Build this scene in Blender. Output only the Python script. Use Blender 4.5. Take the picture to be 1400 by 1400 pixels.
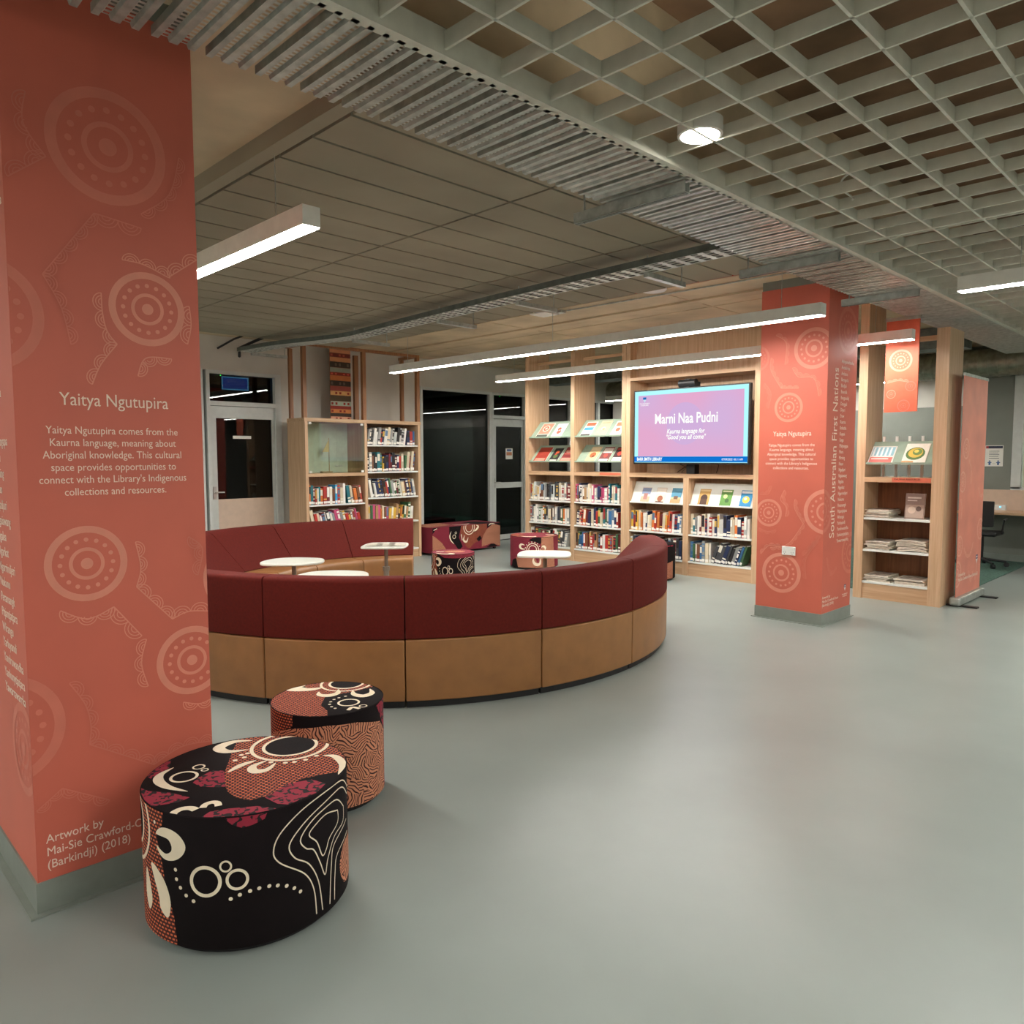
import bpy, bmesh, math, random
from mathutils import Vector, Matrix
sc = bpy.context.scene
for o in list(bpy.data.objects): bpy.data.objects.remove(o)
random.seed(7)
col = sc.collection
R = math.radians

# ---------------------------------------------------------------- camera
cam_d = bpy.data.cameras.new('camera'); cam = bpy.data.objects.new('camera', cam_d); col.objects.link(cam)
cam_d.sensor_fit = 'HORIZONTAL'; cam_d.sensor_width = 36.0; cam_d.lens = 1032.8 / 1400 * 36
cam_d.clip_start = .05; cam_d.clip_end = 100
pitch, yaw, roll = 0.0733962, 0.790624786, -0.0018997
cp, sp = math.cos(pitch), math.sin(pitch)
fw = Vector((-math.sin(yaw) * cp, math.cos(yaw) * cp, -sp))
rt = fw.cross(Vector((0, 0, 1))).normalized(); up = rt.cross(fw)
r2 = rt * math.cos(roll) + up * math.sin(roll); u2 = up * math.cos(roll) - rt * math.sin(roll)
cam.matrix_world = Matrix(((r2.x, u2.x, -fw.x, 0), (r2.y, u2.y, -fw.y, 0), (r2.z, u2.z, -fw.z, 1.55), (0, 0, 0, 1)))
sc.camera = cam
# ---------------------------------------------------------------- world, exposure
w = bpy.data.worlds.new('world'); sc.world = w; w.use_nodes = True
w.node_tree.nodes['Background'].inputs[0].default_value = (.6, .7, .8, 1)
w.node_tree.nodes['Background'].inputs[1].default_value = .02
vs = sc.view_settings
vs.view_transform = 'Standard'; vs.look = 'None'; vs.gamma = 1; vs.use_curve_mapping = False
vs.exposure = 0.26
LAMP = 62.0       # strength of the linear pendant diffusers
DOWN = 60.0       # strength of the round downlights
SCREEN = 0.83

# ---------------------------------------------------------------- materials
def lin(c):
    c = c / 255.0
    return c / 12.92 if c <= .04045 else ((c + .055) / 1.055) ** 2.4
def rgb(t): return (lin(t[0]), lin(t[1]), lin(t[2]), 1)
class NT:
    def __init__(s, name):
        s.m = bpy.data.materials.new(name); s.m.use_nodes = True
        s.t = s.m.node_tree; s.n = s.t.nodes; s.b = s.n['Principled BSDF']; s.out = s.n['Material Output']
    def node(s, ty, **kw):
        n = s.n.new(ty)
        for k, v in kw.items():
            if k.startswith('i_'):
                key = k[2:]
                key = int(key) if key.isdigit() else key.replace('_', ' ')
                n.inputs[key].default_value = v
            else: setattr(n, k, v)
        return n
    def link(s, a, b): s.t.links.new(a, b)
    def ramp(s, fac, stops, interp='LINEAR'):
        r = s.node('ShaderNodeValToRGB'); r.color_ramp.interpolation = interp
        e = r.color_ramp.elements
        while len(e) < len(stops): e.new(.5)
        for k, (p, c) in enumerate(stops): e[k].position = p; e[k].color = rgb(c)
        s.link(fac, r.inputs[0]); return r.outputs[0]
def plain(name, c, rough=.6, metal=0, spec=.5, var=.06, scale=14, bump=0, bscale=200, coat=0, sheen=0):
    k = NT(name); k.b.inputs['Roughness'].default_value = rough; k.b.inputs['Metallic'].default_value = metal
    k.b.inputs['Specular IOR Level'].default_value = spec
    k.b.inputs['Coat Weight'].default_value = coat; k.b.inputs['Sheen Weight'].default_value = sheen
    tc = k.node('ShaderNodeTexCoord')
    nz = k.node('ShaderNodeTexNoise', i_Scale=scale, i_Detail=4.0)
    k.link(tc.outputs['Object'], nz.inputs['Vector'])
    d = tuple(max(0, x * (1 - var)) for x in c); h = tuple(min(255, x * (1 + var)) for x in c)
    k.link(k.ramp(nz.outputs[0], [(.3, d), (.7, h)]), k.b.inputs['Base Color'])
    if bump:
        n2 = k.node('ShaderNodeTexNoise', i_Scale=bscale, i_Detail=2.0); k.link(tc.outputs['Object'], n2.inputs['Vector'])
        bp = k.node('ShaderNodeBump', i_Strength=bump, i_Distance=.002); k.link(n2.outputs[0], bp.inputs['Height'])
        k.link(bp.outputs[0], k.b.inputs['Normal'])
    return k.m
def emit(name, c, s):
    k = NT(name); e = k.node('ShaderNodeEmission'); e.inputs[0].default_value = rgb(c); e.inputs[1].default_value = s
    k.link(e.outputs[0], k.out.inputs[0]); return k.m
def wood(name, a, b, axis, rough=.45):
    k = NT(name); k.b.inputs['Roughness'].default_value = rough
    tc = k.node('ShaderNodeTexCoord'); mp = k.node('ShaderNodeMapping')
    s = [38, 38, 38]; s[axis] = 1.6; mp.inputs['Scale'].default_value = s
    k.link(tc.outputs['Object'], mp.inputs[0])
    nz = k.node('ShaderNodeTexNoise', i_Scale=1.0, i_Detail=5.0, i_Roughness=.6); k.link(mp.outputs[0], nz.inputs['Vector'])
    k.link(k.ramp(nz.outputs[0], [(.32, a), (.68, b)]), k.b.inputs['Base Color'])
    return k.m
def glass(name, tint, ior=1.5):
    k = NT(name); tr = k.node('ShaderNodeBsdfTransparent'); tr.inputs[0].default_value = rgb(tint)
    gl = k.node('ShaderNodeBsdfGlossy'); gl.inputs['Roughness'].default_value = .01
    fr = k.node('ShaderNodeFresnel'); fr.inputs[0].default_value = ior
    mx = k.node('ShaderNodeMixShader'); k.link(fr.outputs[0], mx.inputs[0]); k.link(tr.outputs[0], mx.inputs[1]); k.link(gl.outputs[0], mx.inputs[2])
    k.link(mx.outputs[0], k.out.inputs[0]); return k.m
M = {}
M['floor'] = plain('grey_green_vinyl', (141, 150, 145), .34, spec=.45, var=.035, scale=1.4, bump=.02, bscale=60)
M['carpet'] = plain('green_carpet', (70, 100, 88), .95, var=.25, scale=45, bump=.5, bscale=160)
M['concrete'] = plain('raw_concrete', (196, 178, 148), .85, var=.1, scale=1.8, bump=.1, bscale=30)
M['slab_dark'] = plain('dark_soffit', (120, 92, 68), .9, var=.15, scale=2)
M['white_wall'] = plain('white_paint', (206, 202, 192), .7, var=.02, scale=3)
M['grey_wall'] = plain('grey_paint', (128, 132, 124), .7, var=.03, scale=3)
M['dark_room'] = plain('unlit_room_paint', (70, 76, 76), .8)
M['white_frame'] = plain('white_aluminium', (206, 210, 206), .4, var=.02)
M['beige'] = plain('beige_laminate', (206, 182, 162), .5, var=.02)
M['glass'] = glass('window_glass', (150, 160, 158))  # grey tint darkens the unlit office seen through it
M['clear'] = glass('clear_glass', (240, 246, 240), 1.5)
M['raft'] = plain('grey_acoustic_board', (150, 143, 124), .9, var=.07, scale=.9, bump=.25, bscale=300)
M['gap'] = plain('shadow_gap', (52, 46, 36), .9)
M['crate'] = plain('ivory_lattice', (206, 206, 192), .6, var=.03)
M['galv'] = plain('galvanised_steel', (176, 182, 176), .38, .55, var=.1, scale=20)
M['galv_dark'] = plain('dull_galvanised_steel', (104, 112, 106), .55, .5, var=.12, scale=12)
M['tray_mesh'] = plain('bright_zinc_mesh', (214, 218, 212), .4, .2, var=.05)
M['foil'] = plain('silver_foil', (190, 192, 186), .25, .9, var=.1)
M['skirt'] = plain('grey_coved_vinyl', (132, 140, 132), .45, var=.03)
M['orange'] = plain('terracotta_wrap', (206, 104, 84), .55, var=.03, scale=2)
M['art'] = plain('pale_terracotta_print', (222, 142, 120), .55, var=.02)
M['art_faint'] = plain('faint_terracotta_print', (212, 120, 100), .55, var=.02)
M['letter'] = plain('cream_lettering', (246, 224, 206), .6, var=.01)
M['oak_z'] = wood('oak_upright', (192, 156, 120), (214, 182, 148), 2)
M['oak_x'] = wood('oak_board', (188, 150, 114), (210, 176, 140), 0)
M['oak_y'] = wood('oak_board_deep', (184, 148, 112), (206, 174, 138), 1)
M['brown_z'] = wood('brown_back_panel', (120, 78, 50), (148, 100, 66), 2)
M['white_shelf'] = plain('white_shelf_metal', (226, 230, 224), .4, var=.01)
M['sage'] = plain('sage_display_metal', (150, 170, 152), .4, var=.03)
M['maroon'] = plain('maroon_upholstery', (96, 27, 20), .85, spec=.22, var=.06, scale=60, bump=.25, bscale=500, sheen=.0)
M['tan'] = plain('tan_leather', (150, 104, 60), .4, var=.05, scale=8, bump=.06, bscale=250)
M['black'] = plain('black_plastic', (22, 22, 24), .45)
M['table'] = plain('white_laminate', (238, 240, 230), .3, var=.005)
M['stem'] = plain('warm_grey_metal', (150, 138, 126), .35, .6)
M['chrome'] = plain('brushed_steel', (190, 190, 186), .3, .9)
M['lamp_body'] = plain('pale_lamp_housing', (236, 236, 228), .5, var=.02)
M['lamp'] = emit('lit_diffuser', (255, 251, 244), LAMP)
M['down'] = emit('lit_downlight', (255, 250, 236), DOWN)
M['led_blue'] = emit('blue_led', (90, 190, 255), 2)
M['led_green'] = emit('green_led', (60, 230, 80), 1.5)
M['red_pipe'] = plain('red_pipe_paint', (170, 62, 48), .5)
M['white_plastic'] = plain('white_plastic', (232, 232, 226), .4, var=.01)
M['paper'] = plain('newsprint', (214, 206, 190), .8, var=.06, scale=30)
M['paper_white'] = plain('white_paper', (236, 234, 226), .7, var=.01)
M['news_dark'] = plain('printed_newsprint', (150, 142, 132), .8, var=.3, scale=26)
M['cream'] = plain('cream_print', (236, 222, 196), .85, var=.02, bump=.2, bscale=400)
M['blackcloth'] = plain('black_fabric', (20, 13, 15), .9, spec=.2, var=.1, bump=.3, bscale=500)
M['duct'] = plain('ribbed_duct_metal', (150, 150, 136), .4, .7, var=.1)
M['banner_pink'] = plain('pale_pink_banner', (222, 140, 120), .5, var=.05, scale=3)
M['brownpost'] = wood('dark_timber_post', (134, 88, 52), (164, 114, 72), 2)
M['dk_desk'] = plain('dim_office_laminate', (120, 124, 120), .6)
_fm = {}
def fm(c, rough=.55):
    c = tuple(int(x) for x in c)
    if c not in _fm: _fm[c] = plain('ink_%02x%02x%02x' % c, c, rough, var=.03)
    return _fm[c]
# fabric prints that need a procedural pattern; all read the UV map, in metres
def net_mat():
    k = NT('orange_net_print'); k.b.inputs['Roughness'].default_value = .9
    uv = k.node('ShaderNodeUVMap')
    br = k.node('ShaderNodeTexBrick', offset=.5, i_Scale=1.0, i_Mortar_Size=.0034, i_Mortar_Smooth=.1, i_Brick_Width=.0165, i_Row_Height=.0125)
    br.inputs['Color1'].default_value = rgb((228, 124, 80)); br.inputs['Color2'].default_value = rgb((208, 100, 64)); br.inputs['Mortar'].default_value = rgb((62, 22, 20))
    k.link(uv.outputs[0], br.inputs['Vector']); k.link(br.outputs[0], k.b.inputs['Base Color']); return k.m
def blotch_mat(name, a, b, scale, th):
    k = NT(name); k.b.inputs['Roughness'].default_value = .9
    uv = k.node('ShaderNodeUVMap'); nz = k.node('ShaderNodeTexNoise', i_Scale=scale, i_Detail=1.0, i_Distortion=.6); k.link(uv.outputs[0], nz.inputs['Vector'])
    k.link(k.ramp(nz.outputs[0], [(th - .012, b), (th + .012, a)]), k.b.inputs['Base Color']); return k.m
def maze_mat():
    k = NT('tan_maze_print'); k.b.inputs['Roughness'].default_value = .9
    uv = k.node('ShaderNodeUVMap')
    nz = k.node('ShaderNodeTexNoise', i_Scale=22.0, i_Detail=0.0); k.link(uv.outputs[0], nz.inputs['Vector'])
    vo = k.node('ShaderNodeTexVoronoi', i_Scale=20.0); k.link(uv.outputs[0], vo.inputs['Vector'])
    sx = k.node('ShaderNodeSeparateColor'); k.link(vo.outputs['Color'], sx.inputs[0])
    def ma(op, a, b=None):
        n = k.node('ShaderNodeMath', operation=op)
        for i, v in enumerate((a, b)):
            if v is None: continue
            if isinstance(v, (int, float)): n.inputs[i].default_value = v
            else: k.link(v, n.inputs[i])
        return n.outputs[0]
    ang = ma('MULTIPLY', sx.outputs[0], math.pi)
    su = k.node('ShaderNodeSeparateXYZ'); k.link(uv.outputs[0], su.inputs[0])
    d = ma('ADD', ma('MULTIPLY', su.outputs[0], ma('COSINE', ang)), ma('MULTIPLY', su.outputs[1], ma('SINE', ang)))
    d = ma('ADD', d, ma('MULTIPLY', nz.outputs[0], .03))
    s = ma('SINE', ma('MULTIPLY', d, 2 * math.pi / .0125))
    f = ma('MULTIPLY', ma('ADD', s, 1.0), .5)
    k.link(k.ramp(f, [(.24, (58, 24, 24)), (.36, (206, 138, 106))]), k.b.inputs['Base Color']); return k.m
M['net'] = net_mat()
M['crim'] = blotch_mat('crimson_blotch_print', (146, 34, 56), (22, 14, 17), 48, .45)
M['crimson'] = blotch_mat('crimson_fabric', (140, 34, 54), (104, 22, 40), 120, .5)
M['maze'] = maze_mat()
# book cover: colour from the object, slight change along the spine
def book_mat():
    k = NT('book_cover'); k.b.inputs['Roughness'].default_value = .45
    oi = k.node('ShaderNodeObjectInfo'); tc = k.node('ShaderNodeTexCoord')
    nz = k.node('ShaderNodeTexNoise', i_Scale=3.0); k.link(tc.outputs['Object'], nz.inputs['Vector'])
    mx = k.node('ShaderNodeMix', data_type='RGBA', blend_type='MULTIPLY'); mx.inputs[0].default_value = .25
    k.link(oi.outputs['Color'], mx.inputs[6]); k.link(nz.outputs[0], mx.inputs[7]); k.link(mx.outputs[2], k.b.inputs['Base Color']); return k.m
def title_mat():
    k = NT('book_title_block'); k.b.inputs['Roughness'].default_value = .5
    oi = k.node('ShaderNodeObjectInfo')
    k.link(k.ramp(oi.outputs['Random'], [(0, (230, 224, 206)), (.3, (30, 28, 30)), (.45, (206, 168, 80)), (.6, (240, 238, 230)), (.8, (150, 40, 40)), (.9, (90, 120, 150))], 'CONSTANT'), k.b.inputs['Base Color']); return k.m
M['book'] = book_mat(); M['title'] = title_mat()
# perforated ceiling plank: slots cut with transparency
def perf_mat():
    k = NT('perforated_galvanised_steel'); k.b.inputs['Roughness'].default_value = .33; k.b.inputs['Metallic'].default_value = .5
    k.b.inputs['Base Color'].default_value = rgb((206, 210, 202))
    tc = k.node('ShaderNodeTexCoord')
    br = k.node('ShaderNodeTexBrick', offset=0.0, i_Scale=1.0, i_Mortar_Size=.006, i_Mortar_Smooth=.0, i_Brick_Width=.024, i_Row_Height=.03)
    k.link(tc.outputs['UV'], br.inputs['Vector'])
    tr = k.node('ShaderNodeBsdfTransparent'); mx = k.node('ShaderNodeMixShader')
    k.link(br.outputs['Fac'], mx.inputs[0]); k.link(tr.outputs[0], mx.inputs[1]); k.link(k.b.outputs[0], mx.inputs[2]); k.link(mx.outputs[0], k.out.inputs[0]); return k.m
M['perf'] = perf_mat()

# ---------------------------------------------------------------- mesh builder
class MB:
    def __init__(s): s.v = []; s.f = []; s.mi = []; s.uv = {}
    def add(s, vs, fs, m=0):
        b = len(s.v); s.v += [tuple(v) for v in vs]
        for f in fs: s.f.append(tuple(b + i for i in f)); s.mi.append(m)
        return b
    def box(s, x0, x1, y0, y1, z0, z1, m=0):
        s.add([(x0, y0, z0), (x1, y0, z0), (x1, y1, z0), (x0, y1, z0), (x0, y0, z1), (x1, y0, z1), (x1, y1, z1), (x0, y1, z1)],
              [(0, 3, 2, 1), (4, 5, 6, 7), (0, 1, 5, 4), (1, 2, 6, 5), (2, 3, 7, 6), (3, 0, 4, 7)], m); return s
    def quad(s, a, b, c, d, m=0): s.add([a, b, c, d], [(0, 1, 2, 3)], m); return s
    def tube(s, pts, r, n=8, m=0, caps=True):
        pts = [Vector(p) for p in pts]; rings = []
        for i, p in enumerate(pts):
            d = (pts[min(i + 1, len(pts) - 1)] - pts[max(i - 1, 0)]).normalized()
            a = d.orthogonal().normalized() if abs(d.z) < .99 else Vector((1, 0, 0))
            if abs(d.z) < .99: a = Vector((0, 0, 1)).cross(d).normalized()
            b = d.cross(a); rr = r[i] if isinstance(r, (list, tuple)) else r
            rings.append([p + (a * math.cos(2 * math.pi * k / n) + b * math.sin(2 * math.pi * k / n)) * rr for k in range(n)])
        vs = [v for q in rings for v in q]; fs = []
        for i in range(len(pts) - 1):
            for k in range(n): fs.append((i * n + k, i * n + (k + 1) % n, (i + 1) * n + (k + 1) % n, (i + 1) * n + k))
        if caps: fs.append(tuple(reversed(range(n)))); fs.append(tuple((len(pts) - 1) * n + k for k in range(n)))
        s.add(vs, fs, m); return s
    def lathe(s, prof, c=(0, 0), n=48, m=0):
        vs = []; fs = []; k = len(prof)
        for j in range(n):
            a = 2 * math.pi * j / n
            for r, z in prof: vs.append((c[0] + r * math.cos(a), c[1] + r * math.sin(a), z))
        for j in range(n):
            for i in range(k - 1):
                a, b = j * k + i, ((j + 1) % n) * k + i
                fs.append((a, b, b + 1, a + 1))
        s.add(vs, fs, m); return s
    def prism(s, poly, z0, z1, m=0):
        n = len(poly)
        s.add([(x, y, z0) for x, y in poly] + [(x, y, z1) for x, y in poly],
              [tuple(reversed(range(n))), tuple(range(n, 2 * n))] + [(i, (i + 1) % n, n + (i + 1) % n, n + i) for i in range(n)], m); return s
    def build(s, name, mats, parent=None, local=False, smooth=None, bevel=0, origin=None):
        if not isinstance(mats, (list, tuple)): mats = [mats]
        vs = s.v
        if parent is not None and not local:
            p = parent; off = Vector((0, 0, 0))
            while p is not None: off += p.location; p = p.parent
        elif parent is None:
            if origin is None:
                xs, ys, zs = zip(*vs); origin = ((min(xs) + max(xs)) / 2, (min(ys) + max(ys)) / 2, min(zs))
            off = Vector(origin)
        else: off = Vector((0, 0, 0))
        me = bpy.data.meshes.new(name)
        me.from_pydata([(x - off.x, y - off.y, z - off.z) for x, y, z in vs], [], s.f)
        for m in mats: me.materials.append(M[m] if isinstance(m, str) else m)
        me.polygons.foreach_set('material_index', s.mi)
        if s.uv:
            ul = me.uv_layers.new(name='UVMap'); li = 0
            for pi, p in enumerate(me.polygons):
                q = s.uv.get(pi)
                for j in range(p.loop_total):
                    if q: ul.data[p.loop_start + j].uv = q[j]
        me.validate()
        if smooth is not None:
            me.polygons.foreach_set('use_smooth', [True] * len(me.polygons)); me.set_sharp_from_angle(angle=R(smooth))
        me.update()
        o = bpy.data.objects.new(name, me); col.objects.link(o)
        if parent is not None: o.parent = parent
        else: o.location = off
        if bevel:
            b = o.modifiers.new('edge', 'BEVEL'); b.width = bevel; b.segments = 2; b.limit_method = 'ANGLE'; b.angle_limit = R(40)
        return o
def tag(o, label=None, cat=None, group=None, kind=None):
    if label: o['label'] = label
    if cat: o['category'] = cat
    if group: o['group'] = group
    if kind: o['kind'] = kind
    return o
def empty(name, loc, label, cat, group=None, kind=None):
    o = bpy.data.objects.new(name, None); o.empty_display_size = .1; o.location = loc; col.objects.link(o)
    return tag(o, label, cat, group, kind)
def struct(o): o['kind'] = 'structure'; return o
def copy_tree(o, parent=None):
    c = o.copy(); col.objects.link(c); c.parent = parent
    for ch in list(o.children): copy_tree(ch, c)
    return c
def box(name, b, mat, parent=None, bevel=0): return MB().box(*b).build(name, mat, parent, bevel=bevel)
def text(name, body, size, loc, ud, vd, mat, parent, align='CENTER', xs=1.0, line=1.0, shear=0, bold=0):
    cu = bpy.data.curves.new(name, 'FONT'); cu.body = body; cu.size = size; cu.align_x = align; cu.space_line = line
    cu.extrude = .0003; cu.shear = shear; cu.offset = bold; cu.resolution_u = 3
    cu.materials.append(M[mat] if isinstance(mat, str) else mat)
    tmp = bpy.data.objects.new('tmp', cu); col.objects.link(tmp)
    me = bpy.data.meshes.new_from_object(tmp.evaluated_get(bpy.context.evaluated_depsgraph_get()))
    bpy.data.objects.remove(tmp); bpy.data.curves.remove(cu); me.name = name
    o = bpy.data.objects.new(name, me); col.objects.link(o)
    u = Vector(ud).normalized(); v = Vector(vd).normalized(); n = u.cross(v)
    mt = Matrix(((u.x * xs, v.x, n.x, 0), (u.y * xs, v.y, n.y, 0), (u.z * xs, v.z, n.z, 0), (0, 0, 0, 1)))
    off = Vector((0, 0, 0)); p = parent
    while p is not None: off += p.location; p = p.parent
    o.parent = parent
    o.matrix_local = Matrix.Translation(Vector(loc) - off) @ mt
    return o

# ---------------------------------------------------------------- flat artwork drawn as shapes
def smooth_line(p, n=6, closed=False):
    P = [Vector(q) for q in p]; out = []
    m = len(P)
    for i in range(m if closed else m - 1):
        g = (lambda j: P[j % m]) if closed else (lambda j: P[max(0, min(m - 1, j))])
        a, b, c, d = g(i - 1), g(i), g(i + 1), g(i + 2)
        for k in range(n):
            t = k / n
            out.append(.5 * ((2 * b) + (c - a) * t + (2 * a - 5 * b + 4 * c - d) * t * t + (3 * b - a - 3 * c + d) * t ** 3))
    if not closed: out.append(P[-1])
    return out
class Art:
    """shapes in a flat (u, v) sheet; .place maps the sheet on a surface"""
    def __init__(s): s.sh = []
    def poly(s, p, m, layer=1, sm=0, closed=True):
        p = smooth_line(p, sm, True) if sm else [Vector(q) for q in p]
        s.sh.append(('p', p, m, layer)); return s
    def disc(s, c, r, m, layer=1, ry=None, n=28):
        ry = ry or r
        return s.poly([(c[0] + r * math.cos(2 * math.pi * k / n), c[1] + ry * math.sin(2 * math.pi * k / n)) for k in range(n)], m, layer)
    def line(s, p, wd, m, layer=2, closed=False, sm=0, taper=False):
        p = smooth_line(p, sm, closed) if sm else [Vector(q) for q in p]
        if closed: p = p + [p[0]]
        L, Rr = [], []
        n = len(p)
        for i in range(n):
            if closed: d = p[(i + 1) % (n - 1)] - p[(i - 1) % (n - 1)]
            else: d = p[min(i + 1, n - 1)] - p[max(i - 1, 0)]
            if d.length < 1e-9: d = Vector((1, 0))
            d.normalize(); nn = Vector((-d.y, d.x)); h = wd / 2
            if taper: h *= max(.08, math.sin(math.pi * (i + .4) / (n - .2)))
            L.append(p[i] + nn * h); Rr.append(p[i] - nn * h)
        s.sh.append(('s', L, Rr, m, layer)); return s
    def ring(s, c, r, wd, m, layer=2, n=40):
        return s.line([(c[0] + r * math.cos(2 * math.pi * k / n), c[1] + r * math.sin(2 * math.pi * k / n)) for k in range(n)], wd, m, layer, True)
    def scallops(s, pts, m, wd=.11, side=1, lw=.0055, layer=2):
        p = smooth_line(pts, 10)
        s.line(p, lw, m, layer)
        ln = [0]
        for a, b in zip(p, p[1:]): ln.append(ln[-1] + (b - a).length)
        n = max(1, round(ln[-1] / wd)); st = ln[-1] / n
        def at(d):
            for i in range(len(p) - 1):
                if ln[i + 1] >= d or i == len(p) - 2: return p[i].lerp(p[i + 1], (d - ln[i]) / max(1e-9, ln[i + 1] - ln[i]))
        for i in range(n):
            a, b = at(i * st), at((i + 1) * st); c = (a + b) / 2; d = b - a
            if d.length < 1e-6: continue
            nn = Vector((-d.y, d.x)).normalized() * side
            for q in (1.0, .68, .36):
                h = d / 2 * q
                s.line([c + h * math.cos(t) + nn * (st * .46 * q * math.sin(t)) for t in [math.pi * k / 10 for k in range(11)]], lw * .8, m, layer)
        return s
    def target(s, c, r, m, dots=16, ph=0):
        s.ring(c, r * .91, r * .18, m); s.ring(c, r * .385, r * .09, m); s.disc(c, r * .15, m, 2)
        for k in range(dots):
            a = 2 * math.pi * k / dots + ph; s.disc((c[0] + r * .635 * math.cos(a), c[1] + r * .635 * math.sin(a)), r * .058, m, 2, n=10)
        return s
    def horseshoe(s, p, m, layer=2, wd=.03): return s.line(p, wd, m, layer, sm=6, taper=True)
    def place(s, mb, fmap, names, clip=None, cut=None, lift=.0005):
        """fmap(u, v, height) -> point; clip = (u0, u1, v0, v1); cut = u spacing for curved surfaces"""
        for k, sh in enumerate(s.sh):
            bm = bmesh.new(); m, layer = sh[-2], sh[-1]
            if sh[0] == 'p':
                vs = [bm.verts.new((q.x, q.y, 0)) for q in sh[1]]
                try: bm.faces.new(vs)
                except ValueError: bm.free(); continue
                bmesh.ops.triangulate(bm, faces=bm.faces[:])
            else:
                L = [bm.verts.new((q.x, q.y, 0)) for q in sh[1]]; Q = [bm.verts.new((q.x, q.y, 0)) for q in sh[2]]
                for i in range(len(L) - 1):
                    try: bm.faces.new((L[i], L[i + 1], Q[i + 1], Q[i]))
                    except ValueError: pass
            def bis(co, no, clear):
                bmesh.ops.bisect_plane(bm, geom=bm.verts[:] + bm.edges[:] + bm.faces[:], plane_co=co, plane_no=no, clear_outer=clear)
            if clip:
                bis((clip[0], 0, 0), (-1, 0, 0), True); bis((clip[1], 0, 0), (1, 0, 0), True)
                bis((0, clip[2], 0), (0, -1, 0), True); bis((0, clip[3], 0), (0, 1, 0), True)
            if not bm.faces: bm.free(); continue
            if cut:
                us = [v.co.x for v in bm.verts]; u = math.ceil(min(us) / cut) * cut
                while u < max(us): bis((u, 0, 0), (1, 0, 0), False); u += cut
            bm.verts.index_update(); bm.normal_update()
            h = lift * layer + k * 4e-6
            base = len(mb.v); mi = names.index(m)
            co = [v.co.copy() for v in bm.verts]
            mb.v += [tuple(fmap(c.x, c.y, h)) for c in co]
            for f in bm.faces:
                ii = [v.index for v in f.verts]
                if f.normal.z < 0: ii.reverse()
                mb.f.append(tuple(base + i for i in ii)); mb.mi.append(mi)
                mb.uv[len(mb.f) - 1] = [(co[i].x, co[i].y) for i in ii]
            bm.free()

# ================================================================ STRUCTURE
SLAB = 3.17
struct(box('floor', (-10.05, 7, -5, 13.1, -.1, 0), 'floor'))
struct(box('floor_carpet', (-8.3, -2.42, 9.0, 12.95, 0, .006), 'carpet'))
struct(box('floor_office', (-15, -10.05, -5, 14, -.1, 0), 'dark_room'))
c = MB(); c.box(-15, -2.6, -5, 14, SLAB, SLAB + .2); c.box(-2.6, -2.4, -5, 14, SLAB, 3.9)
for k in range(6):   # formwork joints show as shallow ribs
    c.box(-10, -2.7, 6.3 + k * 1.1, 6.312 + k * 1.1, SLAB - .006, SLAB)
for x in (-9.2, -6.8, -4.4): c.box(x, x + .012, 5.9, 12.9, SLAB - .005, SLAB)
c.box(-9.9, -2.7, 6.95, 7.12, SLAB - .02, SLAB); c.box(-9.9, -2.7, .4, .412, SLAB - .006, SLAB)
struct(c.build('ceiling', 'concrete'))
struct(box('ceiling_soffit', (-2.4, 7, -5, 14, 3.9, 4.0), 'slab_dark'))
# back wall with openings (faces +x)
WX = -10.05
b = MB()
b.box(WX - .16, WX, -5, 14, 2.71, SLAB)
for y0, y1 in ((-5, 2.6), (5.3, 7.8), (10.36, 10.62), (13.4, 14)): b.box(WX - .16, WX, y0, y1, 0, 2.71)
for y0, y1 in ((2.6, 4.19), (7.8, 9.42), (10.62, 13.4)): b.box(WX - .16, WX, y0, y1, 0, .06)
struct(b.build('wall_back', 'white_wall'))
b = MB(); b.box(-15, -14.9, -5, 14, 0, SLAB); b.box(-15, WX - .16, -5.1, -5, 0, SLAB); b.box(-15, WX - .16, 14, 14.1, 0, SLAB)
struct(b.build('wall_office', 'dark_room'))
struct(box('wall_front', (-10.2, 7, -5.1, -5, 0, 3.9), 'white_wall'))
struct(box('wall_right', (7, 7.1, -5, 14, 0, 3.9), 'white_wall'))
b = MB(); b.box(-10.05, -3.3, 12.95, 13.1, 0, 2.3); b.box(-3.3, -2.72, 12.95, 13.1, 0, SLAB)
b.box(-2.72, 7, 12.95, 13.1, 0, 1.07); b.box(-2.72, 7, 12.95, 13.1, 2.75, 3.9)
struct(b.build('wall_far', 'grey_wall'))
struct(box('wall_far_upper', (-10.05, -3.3, 12.99, 13.1, 2.3, SLAB), 'white_wall'))
b = MB(); b.box(-3.3, 7, 12.925, 12.95, 0, .1); struct(b.build('baseboard_far', 'skirt'))
b = MB(); b.box(WX, WX + .02, 5.3, 7.8, 0, .1); struct(b.build('baseboard_back', 'skirt'))
def window(n, y0, y1, z0=.06, z1=2.71, mull=()):
    f = MB(); x0, x1 = WX - .1, WX + .015
    f.box(x0, x1, y0, y0 + .05, z0, z1); f.box(x0, x1, y1 - .05, y1, z0, z1); f.box(x0, x1, y0 + .05, y1 - .05, z1 - .045, z1); f.box(x0, x1, y0 + .05, y1 - .05, z0, z0 + .05)
    for q in mull: f.box(x0, x1, q - .03, q + .03, z0 + .05, z1 - .045)
    wd = struct(f.build('window_%d' % n, 'white_frame'))
    g = MB(); g.box(WX - .05, WX - .04, y0 + .05, y1 - .05, z0 + .05, z1 - .045); g.build('glass_pane', 'glass', wd)
    return wd
window(1, 7.8, 9.42); window(2, 2.6, 4.19); w3 = window(3, 10.62, 13.4, mull=(11.6, 12.5))
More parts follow.
